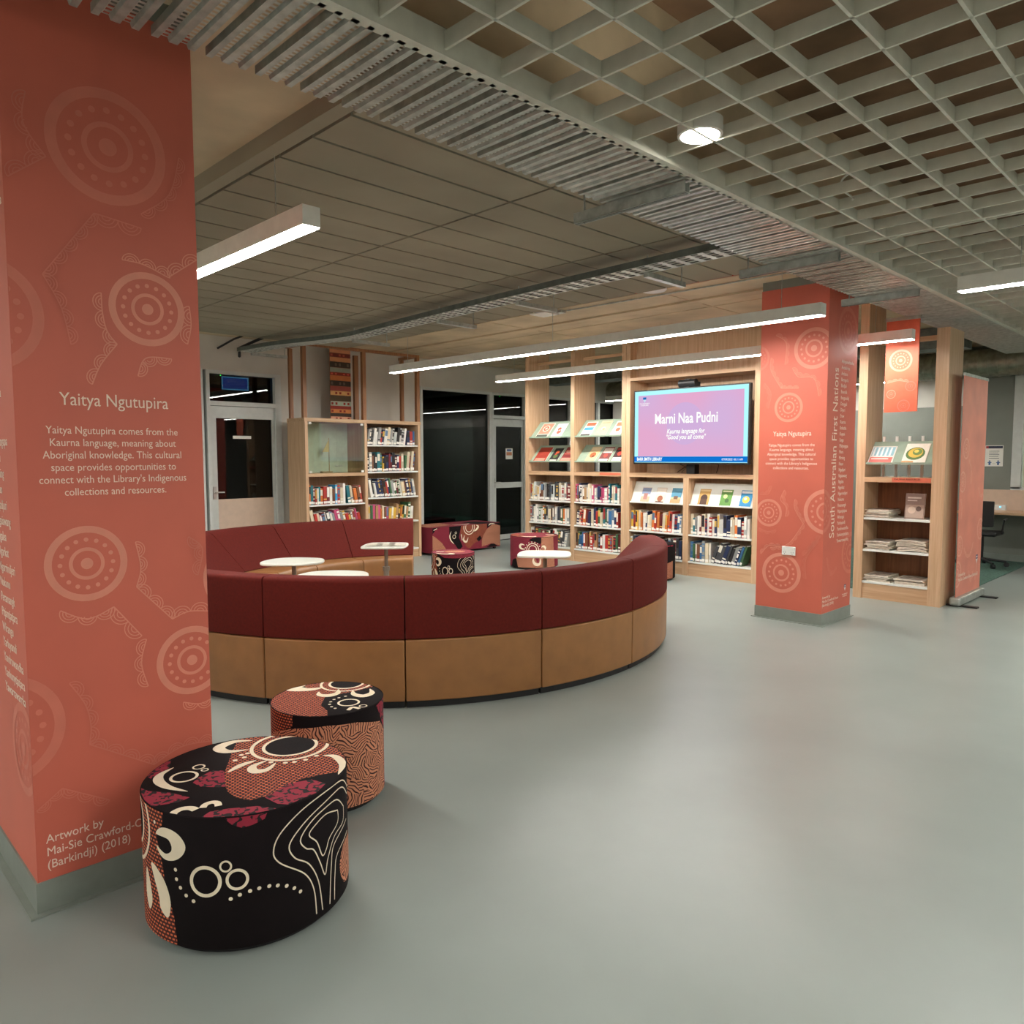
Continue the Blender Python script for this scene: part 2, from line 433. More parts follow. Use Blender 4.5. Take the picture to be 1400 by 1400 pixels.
def door(n, y0, y1, gz0, gz1, panel, lock_left=True, rail=None):
    f = MB(); x0, x1 = WX - .12, WX + .02
    for a, bb in ((y0, y0 + .045), (y1 - .09, y1)): f.box(x0, x1, a, bb, 0, 2.71)
    f.box(x0, x1, y0 + .045, y1 - .09, 2.24, 2.3); f.box(x0, x1, y0 + .045, y1 - .09, 2.665, 2.71)
    d = struct(f.build('door_%d' % n, 'white_frame'))
    MB().box(WX - .06, WX - .05, y0 + .045, y1 - .09, 2.3, 2.665).build('transom_pane', 'glass', d)
    a, bb = y0 + .05, y1 - .095; st = .085
    l = MB(); X0, X1 = WX - .07, WX - .02
    l.box(X0, X1, a, a + st, .01, 2.235); l.box(X0, X1, bb - .035, bb, .01, 2.235); l.box(X0, X1, a + st, bb - .035, gz1, 2.235); l.box(X0, X1, a + st, bb - .035, .01, .1)
    if rail: l.box(X0, X1, a + st, bb - .035, rail[0], rail[1])
    lf = l.build('leaf', 'white_frame', d)
    if panel: MB().box(X0 + .004, X1 - .004, a + st, bb - .035, .1, gz0).build('lower_panel', panel, d)
    MB().box(WX - .05, WX - .042, a + st, bb - .035, gz0 if panel else .1, gz1).build('door_pane', 'glass', d)
    h = MB(); h.box(X1, X1 + .012, a + .015, a + .06, .98, 1.15); h.tube([(X1, a + .04, 1.075), (X1 + .05, a + .04, 1.075), (X1 + .055, a + .06, 1.075), (X1 + .055, a + .15, 1.072)], .009)
    h.build('handle', 'chrome', d, smooth=40)
    k = MB(); k.box(X1, X1 + .02, a - .035, a + .005, 1.0, 1.12); k.build('lock', 'black', d)
    MB().tube([(WX + .01, y0 + .2, 2.645), (WX + .016, y0 + .2, 2.645)], .007).build('indicator_light', 'led_green', d)
    return d
d1 = door(1, 4.23, 5.3, .975, 2.075, 'beige')
MB().box(WX - .037, WX - .03, 4.6, 4.86, 1.8, 1.84).build('door_label', 'white_plastic', d1)
d2 = door(2, 9.42, 10.36, 0, 2.1, None, rail=(.97, 1.07))
n = MB(); n.box(WX - .04, WX - .037, 9.82, 10.0, 1.5, 1.7); n.box(WX - .037, WX - .036, 9.84, 9.98, 1.57, 1.63, 1); n.box(WX - .037, WX - .036, 9.85, 9.97, 1.645, 1.685, 2)
n.build('door_notice', ['paper_white', fm((190, 120, 80)), fm((60, 90, 140))], d2)
# right-hand window post and glazing behind
b = MB()
for x in (-2.72, -1.1, .5, 2.0, 3.5, 5.0): b.box(x, x + .12, 12.93, 13.05, 1.07, 2.75)
b.box(-2.72, 7, 12.93, 13.05, 1.04, 1.09); b.box(-2.72, 7, 12.93, 13.05, 2.7, 2.77)
wf = struct(b.build('window_4', 'white_frame')); MB().box(-2.65, 7, 13.0, 13.01, 1.08, 2.72).build('glass_pane', 'clear', wf)
b = MB(); b.box(-3.3, 7, 16.4, 16.5, 0, 3.9); b.box(-3.4, -3.3, 13.1, 16.5, 0, 3.9); struct(b.build('wall_annex', 'white_wall'))
struct(box('floor_annex', (-3.4, 7, 13.1, 16.5, -.1, 0), 'floor')); struct(box('ceiling_annex', (-3.4, 7, 13.1, 16.5, 3.0, 3.1), 'white_wall'))
# acoustic board ceiling
b = MB(); rx0 = -9.3; p = .335
ny = [1.95, 3.29, 4.63, 5.97]
for i in range(3):
    x = -2.35
    while x > rx0: b.box(x - p + .02, x, ny[i] + .02, ny[i + 1], 3.085, 3.12); x -= p
b.box(rx0, -2.3, 1.97, 5.97, 3.12, 3.14, 1)
b.box(rx0, -2.3, 1.87, 1.95, 3.085, 3.17)
struct(b.build('ceiling_boards', ['raft', 'gap']))
# perforated steel ceiling strip
b = MB(); x0, x1 = -2.67, -2.12; pt = .18; y = -1.0; DZ = 2.93
def strip(y0, z0, y1, z1, m):
    b.quad((x0, y0, z0), (x0, y1, z1), (x1, y1, z1), (x1, y0, z0), m)
    b.uv[len(b.f) - 1] = [(0, 0), (0, y1 - y0), (x1 - x0, y1 - y0), (x1 - x0, 0)]
while y < 12.1:
    if not any(abs(y + .08 - q) < .13 for q in (3.37, 5.25, 6.87, 8.75, 10.6)) or True:
        pr = [(0, .03, 0), (.0, 0, 0), (.022, 0, 1), (.027, .014, 1), (.052, .014, 2), (.057, 0, 1), (.085, 0, 1), (.09, .014, 1), (.115, .014, 2), (.12, 0, 1), (.142, 0, 1), (.142, .03, 1)]
        for (a, za, _), (bb, zb, mm) in zip(pr, pr[1:]): strip(y + a, DZ + za, y + bb, DZ + zb, 0 if mm == 2 else 1)
    y += pt
pc = struct(b.build('ceiling_perforated_panel', ['perf', 'galv']))
# lattice ceiling: frame edge and blades
EZ = 2.95; ex = -2.12; pc_ = .27
b = MB()
b.box(ex - .02, ex + .03, -5, 12.3, EZ - .02, EZ + .07); b.box(ex - .04, ex - .02, -5, 12.3, EZ - .008, EZ + .04)
k = 0; x = ex + .28
while x < 6.9:
    b.box(x - .006, x + .006, -5, 12.3, EZ, EZ + .06); x += pc_
y = 12.2
y = 3.49 * (EZ - 1.55) / 1.45 - 30 * pc_
while y < 12.3:
    b.box(ex + .03, 6.9, y - .005, y + .005, EZ, EZ + .06); y += pc_
for yy_ in (5.2, 8.0):   # wider joints between lattice modules
    b.box(ex + .03, 6.9, yy_ - .011, yy_ + .011, EZ - .003, EZ + .09)
b.box(-.55, -.52, -5, 12.3, EZ - .003, EZ + .09)
struct(b.build('ceiling_lattice', 'crate'))
# ---------------------------------------------------------------- pillars
def face_map(o, ud, nd):
    o, ud, nd = Vector(o), Vector(ud), Vector(nd)
    return lambda u, v, h: o + ud * u + Vector((0, 0, v)) + nd * h
ART = ['art', 'art_faint']
INTRO = "Yaitya Ngutupira comes from the\nKaurna language, meaning about\nAboriginal knowledge. This cultural\nspace provides opportunities to\nconnect with the Library's Indigenous\ncollections and resources."
NATIONS = "Adnyamathanha,Antakirinja,Arabana,Barngarla,Bindjali,Boandik,Bungandidj,Danggali,Diyari,Eraw,Kaurna,Kokatha,Kuyani,Lingu,Malyangapa,Meru,Mirning,Nauo,Ngadjuri,Ngaiawang,Ngalea,Ngarkat,Ngarrindjeri,Nukunu,Peramangk,Pitjantjatjara,Wirangu,Yarluyandi,Yandruwandha,Yankunytjatjara,Yawarrawarrka".split(',')
def pillar(x0, x1, y0, y1, label):
    top = SLAB + (0.01 if x1 < -2.4 else 0)
    b = MB(); b.box(x0, x1, y0, y1, .11, 3.09); b.box(x0 + .004, x1 - .004, y0 + .004, y1 - .004, 3.09, top, 1)
    b.box(x0 - .006, x1 + .006, y0 - .006, y1 + .006, 0, .11, 2)
    b.prism([(x0 - .03, y0 - .03), (x1 + .03, y0 - .03), (x1 + .03, y1 + .03), (x0 - .03, y1 + .03)], 0, .006, 2)
    o = struct(b.build('pillar', ['orange', 'grey_wall', 'skirt'], origin=((x0 + x1) / 2, (y0 + y1) / 2, 0)))
    o['label'] = label; o['category'] = 'pillar'
    return o
def small_logo(parent, at, ud, vd, s=.05):
    at, ud, vd = Vector(at), Vector(ud), Vector(vd); n = ud.cross(vd)
    b = MB(); P = lambda u, v, h=.0012: at + ud * u * s + vd * v * s + n * h
    b.quad(P(-.4, .1), P(.4, .1), P(.4, .6), P(-.4, .6), 0); b.add([P(-.4, .1), P(0, -.55), P(.4, .1)], [(0, 1, 2)], 1); b.quad(P(-.25, .25, .0016), P(.25, .25, .0016), P(.25, .45, .0016), P(-.25, .45, .0016), 1)
    b.build('crest', [fm((58, 66, 110)), fm((226, 214, 210))], parent)
# right pillar
pr = pillar(-3.49, -2.85, 6.775, 7.43, 'square terracotta pillar with white circle artwork, between television shelves and newspaper shelves')
A = Art()
for cc, r in (((-2.98, 2.516), .185), ((-3.205, 1.998), .136), ((-3.375, 1.012), .131), ((-3.237, .451), .19), ((-2.83, 1.046), .205)): A.target(cc, r, 'art')
A.target((-3.52, 2.47), .12, 'art_faint')
for p_, sd in (([(-3.123, 1.148), (-3.121, 1.061), (-3.037, .926)], 1), ([(-3.037, .926), (-3.176, .732), (-3.351, .682)], 1), ([(-2.869, .826), (-2.935, .734), (-3.029, .631)], -1),
               ([(-3.225, 1.232), (-3.26, 1.143), (-3.203, 1.075), (-3.21, .986)], 1), ([(-3.47, .863), (-3.383, .833), (-3.299, .856)], -1), ([(-3.347, 1.264), (-3.383, 1.192), (-3.468, 1.18)], -1),
               ([(-3.387, 2.465), (-3.384, 2.348), (-3.281, 2.178)], 1), ([(-3.281, 2.178), (-3.113, 2.167)], 1), ([(-3.444, 2.236), (-3.378, 2.138), (-3.4, 1.998)], -1), ([(-3.342, 2.668), (-3.243, 2.589), (-3.25, 2.395)], 1),
               ([(-3.177, 2.354), (-3.115, 2.27), (-2.975, 2.248), (-2.925, 2.088)], 1), ([(-2.888, .777), (-3, .606), (-2.995, .421)], -1), ([(-3.443, .613), (-3.359, .7), (-3.25, .69)], 1)):
    A.scallops(p_, 'art' if sd > 0 else 'art_faint', .065, sd, .0045)
B2 = Art(); B2.target((7.2, 2.7), .22, 'art_faint'); B2.target((6.75, 1.05), .2, 'art_faint'); B2.target((7.4, .62), .2, 'art_faint')
B2.scallops([(6.85, .62), (6.95, .45), (7.1, .5)], 'art_faint', .07, 1); B2.scallops([(7.2, 1.0), (7.3, .8), (7.43, .78)], 'art_faint', .07, 1)
mb = MB(); A.place(mb, face_map((0, 6.775, 0), (1, 0, 0), (0, -1, 0)), ART, (-3.489, -2.851, .112, 3.08))
B2.place(mb, face_map((-2.85, 0, 0), (0, 1, 0), (1, 0, 0)), ART, (6.776, 7.429, .112, 3.08))
mb.build('artwork_print', ART, pr)
text('title_lettering', 'Yaitya Ngutupira', .064, (-3.165, 6.7735, 1.735), (1, 0, 0), (0, 0, 1), 'letter', pr, xs=.84)
text('paragraph_lettering', INTRO, .0375, (-3.17, 6.7735, 1.638), (1, 0, 0), (0, 0, 1), 'letter', pr, line=1.13, xs=.87)
text('headline_lettering', 'South Australian First Nations', .15, (-2.8485, 7.008, 1.572), (0, 0, 1), (0, -1, 0), 'letter', pr, xs=.85)
text('nations_lettering', '\n'.join(NATIONS), .046, (-2.8485, 7.072, 2.40), (0, 1, 0), (0, 0, 1), 'letter', pr, 'LEFT', line=1.2, xs=.95)
text('credit_lettering', 'Artwork by\nMai-Sie Crawford-Owen\n(Barkindji) (2018)', .036, (-2.8485, 6.79, .245), (0, 1, 0), (0, 0, 1), 'letter', pr, 'LEFT')
small_logo(pr, (-2.849, 7.3, .29), (0, 1, 0), (0, 0, 1), .055); text('crest_lettering', 'THE UNIVERSITY\nof ADELAIDE', .018, (-2.8485, 7.3, .225), (0, 1, 0), (0, 0, 1), 'letter', pr)
# left pillar
pl_ = pillar(-3.5, -2.882, .587, 1.195, 'square terracotta pillar with cream lettering, beside the two large patterned ottomans')
A = Art()
for cc, r in (((1.012, 2.079), .13), ((1.128, .776), .131)): A.target(cc, r, 'art')
A.target((.78, 1.183), .131, 'art'); A.target((.9, 2.612), .192, 'art_faint'); A.target((.505, .65), .188, 'art_faint'); A.target((.50, 2.005), .185, 'art_faint'); A.target((1.33, 1.08), .15, 'art')
for p_, sd, m_ in (([(.932, 2.24), (1.003, 2.235), (1.085, 2.205), (1.092, 2.207)], 1, 'art'), ([(1.092, 2.207), (1.2, 2.29)], 1, 'art'), ([(.86, 2.115), (.862, 2.045), (.875, 1.985), (.905, 1.945)], -1, 'art'), ([(.905, 1.945), (.85, 1.87), (.82, 1.8)], -1, 'art'),
                   ([(1.16, 2.11), (1.165, 2.04), (1.15, 1.97)], -1, 'art'), ([(.97, 1.84), (1.0, 1.905), (1.09, 1.91)], -1, 'art'),
                   ([(.94, 1.245), (.955, 1.15), (.938, 1.082)], 1, 'art'), ([(.938, 1.082), (1.06, .945)], 1, 'art'), ([(1.06, .945), (1.12, .965), (1.2, .955)], 1, 'art'),
                   ([(.692, 1.03), (.775, .99), (.86, 1.02)], -1, 'art'), ([(.86, 1.02), (.95, .9)], -1, 'art'), ([(.965, .885), (.945, .8), (.965, .71)], -1, 'art'),
                   ([(1.09, .62), (1.15, .6), (1.2, .61)], -1, 'art'),
                   ([(.709, .775), (.755, .69), (.77, .61), (.763, .545)], 1, 'art_faint'), ([(.763, .545), (.975, .41)], 1, 'art_faint'), ([(.975, .41), (1.08, .45), (1.2, .44)], 1, 'art_faint'),
                   ([(.594, .36), (.673, .415)], -1, 'art_faint'), ([(.673, .415), (.82, .325)], -1, 'art_faint'),
                   ([(.848, 2.38), (.93, 2.37), (1.0, 2.36)], -1, 'art_faint'), ([(.848, 2.38), (.685, 2.15)], 1, 'art_faint'), ([(.685, 2.15), (.735, 2.05), (.76, 1.93)], 1, 'art_faint'),
                   ([(.6, 2.44), (.71, 2.53)], 1, 'art_faint'), ([(.71, 2.53), (.65, 2.62), (.66, 2.72)], 1, 'art_faint'), ([(1.0, 2.41), (1.1, 2.5), (1.14, 2.64)], -1, 'art_faint'),
                   ([(1.13, 1.25), (1.18, 1.2), (1.16, 1.1)], -1, 'art_faint')):
    A.scallops(p_, m_, .062, sd, .0042)
B2 = Art(); B2.target((-2.98, .55), .16, 'art_faint'); B2.target((-3.2, 2.5), .2, 'art_faint')
mb = MB(); A.place(mb, face_map((-2.882, 0, 0), (0, 1, 0), (1, 0, 0)), ART, (.588, 1.194, .112, 3.08))
B2.place(mb, face_map((0, .587, 0), (1, 0, 0), (0, -1, 0)), ART, (-3.499, -2.883, .112, 3.08))
mb.build('artwork_print', ART, pl_)
text('title_lettering', 'Yaitya Ngutupira', .062, (-2.8805, .895, 1.726), (0, 1, 0), (0, 0, 1), 'letter', pl_, xs=.84)
text('paragraph_lettering', INTRO, .0365, (-2.8805, .888, 1.630), (0, 1, 0), (0, 0, 1), 'letter', pl_, line=1.15, xs=.87)
text('credit_lettering', 'Artwork by\nMai-Sie Crawford-Owen\n(Barkindji) (2018)', .043, (-2.8805, .617, .238), (0, 1, 0), (0, 0, 1), 'letter', pl_, 'LEFT', line=1.05, xs=.88)
text('nations_lettering', '\n'.join(NATIONS), .047, (-3.21, .5855, 2.36), (1, 0, 0), (0, 0, 1), 'letter', pl_, 'LEFT', line=1.17)

# ================================================================ THINGS: sofa ring
SC = (-5.494, 4.14)
def arc_part(prof, a0, a1, n, mb, m=0):
    """sweep a closed (r, z) profile from angle a0 to a1 round the ring's centre"""
    k = len(prof); vs = []; fs = []
    for j in range(n + 1):
        a = R(a0 + (a1 - a0) * j / n)
        for r, z in prof: vs.append((SC[0] + r * math.cos(a), SC[1] + r * math.sin(a), z))
    for j in range(n):
        for i in range(k): fs.append((j * k + i, j * k + (i + 1) % k, (j + 1) * k + (i + 1) % k, (j + 1) * k + i))
    fs.append(tuple(range(k))[::-1]); fs.append(tuple(n * k + i for i in range(k)))
    mb.add(vs, fs, m)
def fillet(pts, rad, n=4):
    out = []; m = len(pts)
    for i in range(m):
        p0, p1, p2 = Vector(pts[i - 1]), Vector(pts[i]), Vector(pts[(i + 1) % m]); r = rad[i]
        if r <= 0: out.append(tuple(p1)); continue
        a = p1 + (p0 - p1).normalized() * r; b = p1 + (p2 - p1).normalized() * r
        for k in range(n + 1):
            t = k / n; out.append(tuple(a * (1 - t) ** 2 + p1 * 2 * t * (1 - t) + b * t * t))
    return out
SEAT = fillet([(2.283, .045), (2.286, .43), (1.72, .43), (1.36, .445), (1.345, .045)], [.01, .012, .01, .055, .01])
BACK = fillet([(2.286, .434), (2.286, .812), (2.12, .812), (1.74, .434)], [.01, .03, .06, .01])
places = ['maroon and tan sofa section at the ring end nearest the television', 'maroon and tan sofa section, second from the ring end nearest the television',
          'maroon and tan sofa section, third from the ring end nearest the television', 'maroon and tan sofa section, fourth from the ring end nearest the television',
          'maroon and tan sofa section directly behind the small round ottoman', 'maroon and tan sofa section partly hidden by the lettered left pillar',
          'maroon and tan sofa section, seventh from the television end, hidden by left pillar', 'maroon and tan sofa section, eighth from the television end, hidden by left pillar',
          'maroon and tan sofa section, ninth from the television end, hidden by left pillar', 'maroon sofa section facing camera, touching the left pillar edge',
          'maroon sofa section facing camera, middle of the three near the far bookcase', 'maroon sofa section facing camera, last before the opening by the far bookcase']
for k in range(12):
    a1 = 52 - 22.5 * k; a0 = a1 - 22.5; am = R((a0 + a1) / 2); g = .085
    t = empty('sofa_section', (SC[0] + 1.85 * math.cos(am), SC[1] + 1.85 * math.sin(am), 0), places[k], 'sofa section', 'curved sofa sections of the ring')
    b = MB(); arc_part([(2.255, 0), (2.255, .05), (1.39, .05), (1.39, 0)], a0 + .2, a1 - .2, 8, b); b.build('plinth', 'black', t)
    b = MB(); arc_part(SEAT, a0 + g, a1 - g, 14, b); o = b.build('seat', 'tan', t, smooth=35, bevel=.008)
    b = MB(); arc_part(BACK, a0 + g, a1 - g, 14, b); o = b.build('backrest', 'maroon', t, smooth=35, bevel=.012)
# ---------------------------------------------------------------- side tables
def table(c, rot, w_, d_, h, label, pts=None):
    t = empty('side_table', (c[0], c[1], 0), label, 'side table', 'white laptop side tables in the sofa ring')
    t.rotation_euler.z = rot
    pts = pts or [(-.5, -.18), (-.3, -.5), (.25, -.42), (.5, -.1), (.36, .4), (-.1, .5), (-.42, .3)]
    q = smooth_line([(x * w_, y * d_) for x, y in pts], 6, True)
    b = MB(); b.prism([(v.x, v.y) for v in q], h - .018, h); b.build('tabletop', 'table', t, local=True, bevel=.005, smooth=40)
    b = MB(); b.tube([(0, 0, .02), (0, 0, .42)], .028, 16); b.tube([(0, 0, .42), (0, 0, h - .018)], .019, 16); b.tube([(0, 0, .40), (0, 0, .44)], .036, 16)
    b.build('stem', 'stem', t, local=True, smooth=40)
    b = MB(); b.lathe([(0, 0), (.19, 0), (.19, .008), (.17, .016), (.04, .024), (0, .024)], n=32); b.build('base', 'stem', t, local=True, smooth=40)
    return t
sq = [(-.5, -.3), (-.36, -.5), (.36, -.46), (.5, -.25), (.46, .3), (.3, .5), (-.34, .46), (-.5, .25)]
table((-5.90, 3.20), R(40), .52, .44, .66, 'white pebble-topped side table standing farthest left inside the sofa ring')
table((-6.30, 4.44), R(42), .44, .46, .66, 'white side table with an open magazine on top, by the far sofa end', sq)
table((-4.98, 3.02), R(44), .54, .46, .66, 'white side table nearest the camera, half hidden behind the near sofa backs')
table((-4.70, 5.08), R(36), .48, .44, .66, 'white side table in front of the round crimson ottoman', sq)
m = MB()
for s in (-1, 1): m.add([(0, -.13, .002), (s * .1, -.13, .008), (s * .2, -.13, .002), (s * .2, .13, .002), (s * .1, .13, .008), (0, .13, .002), (0, -.13, 0), (s * .2, -.13, 0), (s * .2, .13, 0), (0, .13, 0)],
                     [(0, 1, 4, 5), (1, 2, 3, 4), (6, 7, 8, 9)], 0)
for s in (-1, 1):
    for k in range(4): m.quad((s * .03, -.11 + k * .06, .0066), (s * .09, -.11 + k * .06, .0094), (s * .09, -.075 + k * .06, .0094), (s * .03, -.075 + k * .06, .0066), 1)
mo = m.build('open_magazine', ['paper', 'news_dark'], origin=(0, 0, 0)); mo.location = (-6.30, 4.44, .6602); mo.rotation_euler.z = R(50)
tag(mo, 'open magazine lying on the white side table by the far sofa end', 'magazine')

# ---------------------------------------------------------------- patterned ottomans
FAB = ['blackcloth', 'cream', 'net', 'crim', 'crimson', 'maze']
def drum(name, c, r, z, label, sides, tops, base='blackcloth'):
    """sides/tops: Art; side sheet u runs right from the camera-facing line, top sheet u right, v away"""
    t = empty(name, (c[0], c[1], 0), label, 'ottoman', 'patterned round ottomans')
    az0 = math.atan2(-c[1], -c[0]); e = Vector((math.cos(az0), math.sin(az0), 0)); rg = Vector((-e.y, e.x, 0)); cc = Vector((c[0], c[1], 0))
    b = MB(); b.lathe([(r - .03, .02), (r - .004, .024), (r, .03), (r, z - .003), (r - .001, z - .001), (r - .003, z), (0, z)], c, 96, FAB.index(base))
    def side(u, v, h):
        a = az0 + u / r; return Vector((c[0] + (r + h) * math.cos(a), c[1] + (r + h) * math.sin(a), v))
    def top(u, v, h): return cc + rg * u - e * v + Vector((0, 0, z + h))
    if sides: sides.place(b, side, FAB, (-math.pi * r * .98, math.pi * r * .98, .03, z - .003), .012)
    if tops:
        # keep only what lies on the disc
        tb = MB(); tops.place(tb, top, FAB, (-r, r, -r, r), .02)
        bm = bmesh.new(); me = bpy.data.meshes.new('x'); me.from_pydata(tb.v, [], tb.f)
        me.polygons.foreach_set('material_index', tb.mi); bm.from_mesh(me); bpy.data.meshes.remove(me)
        for k in range(40):
            a = 2 * math.pi * k / 40; n = Vector((math.cos(a), math.sin(a), 0))
            bmesh.ops.bisect_plane(bm, geom=bm.verts[:] + bm.edges[:] + bm.faces[:], plane_co=cc + n * (r - .003), plane_no=n, clear_outer=True)
        bm.verts.index_update(); base_i = len(b.v); b.v += [tuple(v.co) for v in bm.verts]
        for f in bm.faces:
            b.f.append(tuple(base_i + v.index for v in f.verts)); b.mi.append(f.material_index)
            b.uv[len(b.f) - 1] = [((v.co - cc).dot(rg), -(v.co - cc).dot(e)) for v in f.verts]
        bm.free()
    b.build('cover', FAB, t, smooth=40)
    s = MB(); s.lathe([(r - .003, z - .001), (r - .001, z + .0016), (r + .0016, z - .001), (r - .001, z - .003), (r - .003, z - .001)], c, 96); s.build('piping', 'blackcloth', t, smooth=60)
    f = MB(); f.lathe([(0, 0), (r - .03, 0), (r - .03, .022), (0, .022)], c, 48); f.build('base', 'black', t)
    return t
def front_art():
    S = Art()
    S.poly([(-.40, .45), (-.284, .45), (-.29, .407), (-.322, .368), (-.294, .274), (-.285, .225), (-.25, .12), (-.24, .03), (-.36, .03), (-.41, .12), (-.425, .226), (-.376, .35)], 'net', 1)
    S.poly([(-.52, .45), (-.40, .45), (-.376, .35), (-.425, .226), (-.41, .12), (-.36, .03), (-.56, .03)], 'net', 1)
    S.disc((-.50, .37), .075, 'blackcloth', 2); S.ring((-.50, .37), .082, .012, 'cream', 3); S.ring((-.50, .37), .135, .012, 'cream', 3)
    S.disc((-.245, .348), .034, 'blackcloth', 2)
    S.poly([(-.322, .372), (-.30, .395), (-.262, .402), (-.222, .39), (-.198, .36), (-.205, .33), (-.235, .306), (-.275, .298), (-.305, .31), (-.322, .335), (-.3, .325), (-.275, .318), (-.253, .33), (-.25, .348), (-.262, .366), (-.285, .37)], 'cream', 3, 4)
    S.poly([(-.36, .263), (-.33, .262), (-.285, .225), (-.262, .165), (-.275, .11), (-.31, .13), (-.318, .17), (-.345, .225)], 'cream', 3, 4)
    S.poly([(-.40, .235), (-.375, .20), (-.36, .14), (-.385, .10), (-.41, .15)], 'cream', 3, 4)
    for c_, q, wd in (((-.135, .248), .045, .011), ((-.039, .250), .03, .009), ((-.072, .295), .016, .006)): S.ring(c_, q, wd, 'cream', 3)
    for q in ((-.328, .407), (-.237, .275), (-.234, .245), (-.22, .22), (-.2, .198), (-.175, .183), (-.06, .19), (-.033, .2), (-.003, .207), (.024, .21), (.054, .209), (.08, .203), (.108, .192), (.133, .175), (.154, .155)): S.disc(q, .0062, 'cream', 3, n=12)
    L = [[(.457, .375), (.38, .435), (.28, .445), (.175, .425), (.098, .375), (.07, .322), (.086, .276), (.17, .208), (.205, .139), (.214, .05)],
         [(.439, .36), (.38, .41), (.317, .419), (.225, .40), (.162, .368), (.12, .321), (.137, .274), (.188, .232), (.225, .156), (.241, .05)],
         [(.387, .339), (.326, .39), (.239, .385), (.185, .359), (.158, .323), (.178, .289), (.208, .271), (.234, .216), (.256, .164), (.272, .213), (.311, .27), (.38, .29), (.387, .339)],
         [(.336, .349), (.269, .367), (.217, .352), (.191, .328), (.222, .291), (.245, .235), (.265, .249), (.283, .279), (.335, .309), (.336, .349)],
         [(.42, .278), (.311, .245), (.289, .178), (.277, .05)], [(.43, .23), (.33, .20), (.31, .14), (.304, .05)]]
    for l in L: S.line(l, .0042, 'cream', 3, sm=6)
    S.poly([(.44, .21), (.38, .205), (.345, .15), (.365, .085), (.41, .06), (.5, .07), (.55, .15), (.52, .2)], 'maze', 2, 4)
    S.poly([(-.075, .45), (-.05, .425), (-.02, .412), (.01, .417), (.046, .429), (.055, .45)], 'crim', 2)
    S.poly([(.6, .45), (.7, .3), (.9, .2), (1.05, .3), (1.05, .45)], 'net', 1); S.poly([(-1.0, .03), (-.9, .3), (-.7, .25), (-.6, .03)], 'maze', 1)
    return S
def front_top():
    T = Art()
    T.poly([(-.054, .207), (-.03, .345), (.055, .345), (.19, .32), (.30, .206), (.345, .09), (.345, -.04), (.31, -.106), (.283, -.11), (.181, -.121), (.106, -.179), (.055, -.222), (.002, -.235), (-.041, -.193), (-.065, -.141), (-.076, -.06), (-.075, .035), (-.064, .118)], 'net', 1)
    for p_ in ([(-.176, -.031), (-.158, .01), (-.114, .056), (-.078, .036), (-.071, -.101), (-.09, -.101), (-.15, -.073)], [(.05, -.232), (.128, -.148), (.205, -.143), (.247, -.192), (.21, -.254), (.118, -.31), (.086, -.292)],
               [(-.14, -.31), (-.114, -.276), (-.059, -.274), (.025, -.287), (.084, -.326), (.06, -.36), (-.06, -.36)], [(-.35, .003), (-.309, -.052), (-.239, -.09), (-.179, -.148), (-.21, -.173), (-.291, -.177), (-.34, -.12)],
               [(-.345, .112), (-.261, .21), (-.262, .13), (-.314, .053)]): T.poly(p_, 'crim', 2)
    T.disc((.155, .195), .09, 'blackcloth', 3); T.ring((.155, .195), .097, .012, 'cream', 4); T.ring((.155, .195), .14, .014, 'cream', 4)
    T.horseshoe([(.02, .30), (-.05, .31), (-.10, .265), (-.07, .215), (.005, .208)], 'cream', 4, .044)
    T.line([(-.066, .015), (-.021, .065), (.03, .092)], .026, 'cream', 4, sm=5, taper=True)
    T.horseshoe([(.068, .078), (.018, .04), (.022, -.006), (.062, -.008), (.096, .045)], 'cream', 4, .036)
    T.horseshoe([(.262, .055), (.303, .03), (.32, -.05), (.295, -.135)], 'cream', 4, .03)
    T.horseshoe([(-.247, .125), (-.285, .075), (-.285, .018), (-.25, -.045), (-.188, -.10)], 'cream', 4, .034)
    T.ring((-.207, .028), .042, .010, 'cream', 4); T.ring((-.163, .100), .019, .006, 'cream', 4); T.ring((-.142, .066), .011, .005, 'cream', 4)
    T.line([(-.224, -.268), (-.216, -.243), (-.196, -.228), (-.172, -.232), (-.156, -.25)], .026, 'cream', 4, sm=5); T.line([(-.136, -.243), (-.129, -.222), (-.11, -.212), (-.094, -.222), (-.09, -.246)], .022, 'cream', 4, sm=5)
    for q in ((-.021, .163), (.001, .171), (-.042, .117), (-.01, .136), (.128, .032), (.16, .029), (.199, .035), (.049, .104), (.08, .055), (.24, .06)): T.disc(q, .009, 'cream', 4, n=12)
    return T
drum('round_ottoman', (-2.48, 1.15), .338, .45, 'large black round ottoman with cream ring and contour prints, beside the left pillar, nearest camera', front_art(), front_top())
S = Art()
S.poly([(-.7, .45), (-.158, .45), (-.158, .40), (-.38, .30), (-.5, .2), (-.6, .35)], 'net', 1)
S.poly([(-.42, .26), (-.30, .345), (-.158, .392), (-.003, .408), (.124, .402), (.28, .36), (.34, .30), (.34, .03), (-.42, .03)], 'maze', 2)
S.poly([(.25, .44), (.30, .45), (.42, .45), (.42, .03), (.34, .03), (.34, .3)], 'crim', 1); S.poly([(-.78, .03), (-.78, .2), (-.42, .26), (-.42, .03)], 'crimson', 1)
T = Art()
T.poly([(-.26, .036), (-.25, .12), (-.136, .225), (-.03, .27), (.1, .25), (.24, .14), (.131, .069), (-.01, .02), (-.03, -.1), (-.003, -.18), (-.003, -.26), (-.146, -.25), (-.25, -.08)], 'net', 1)
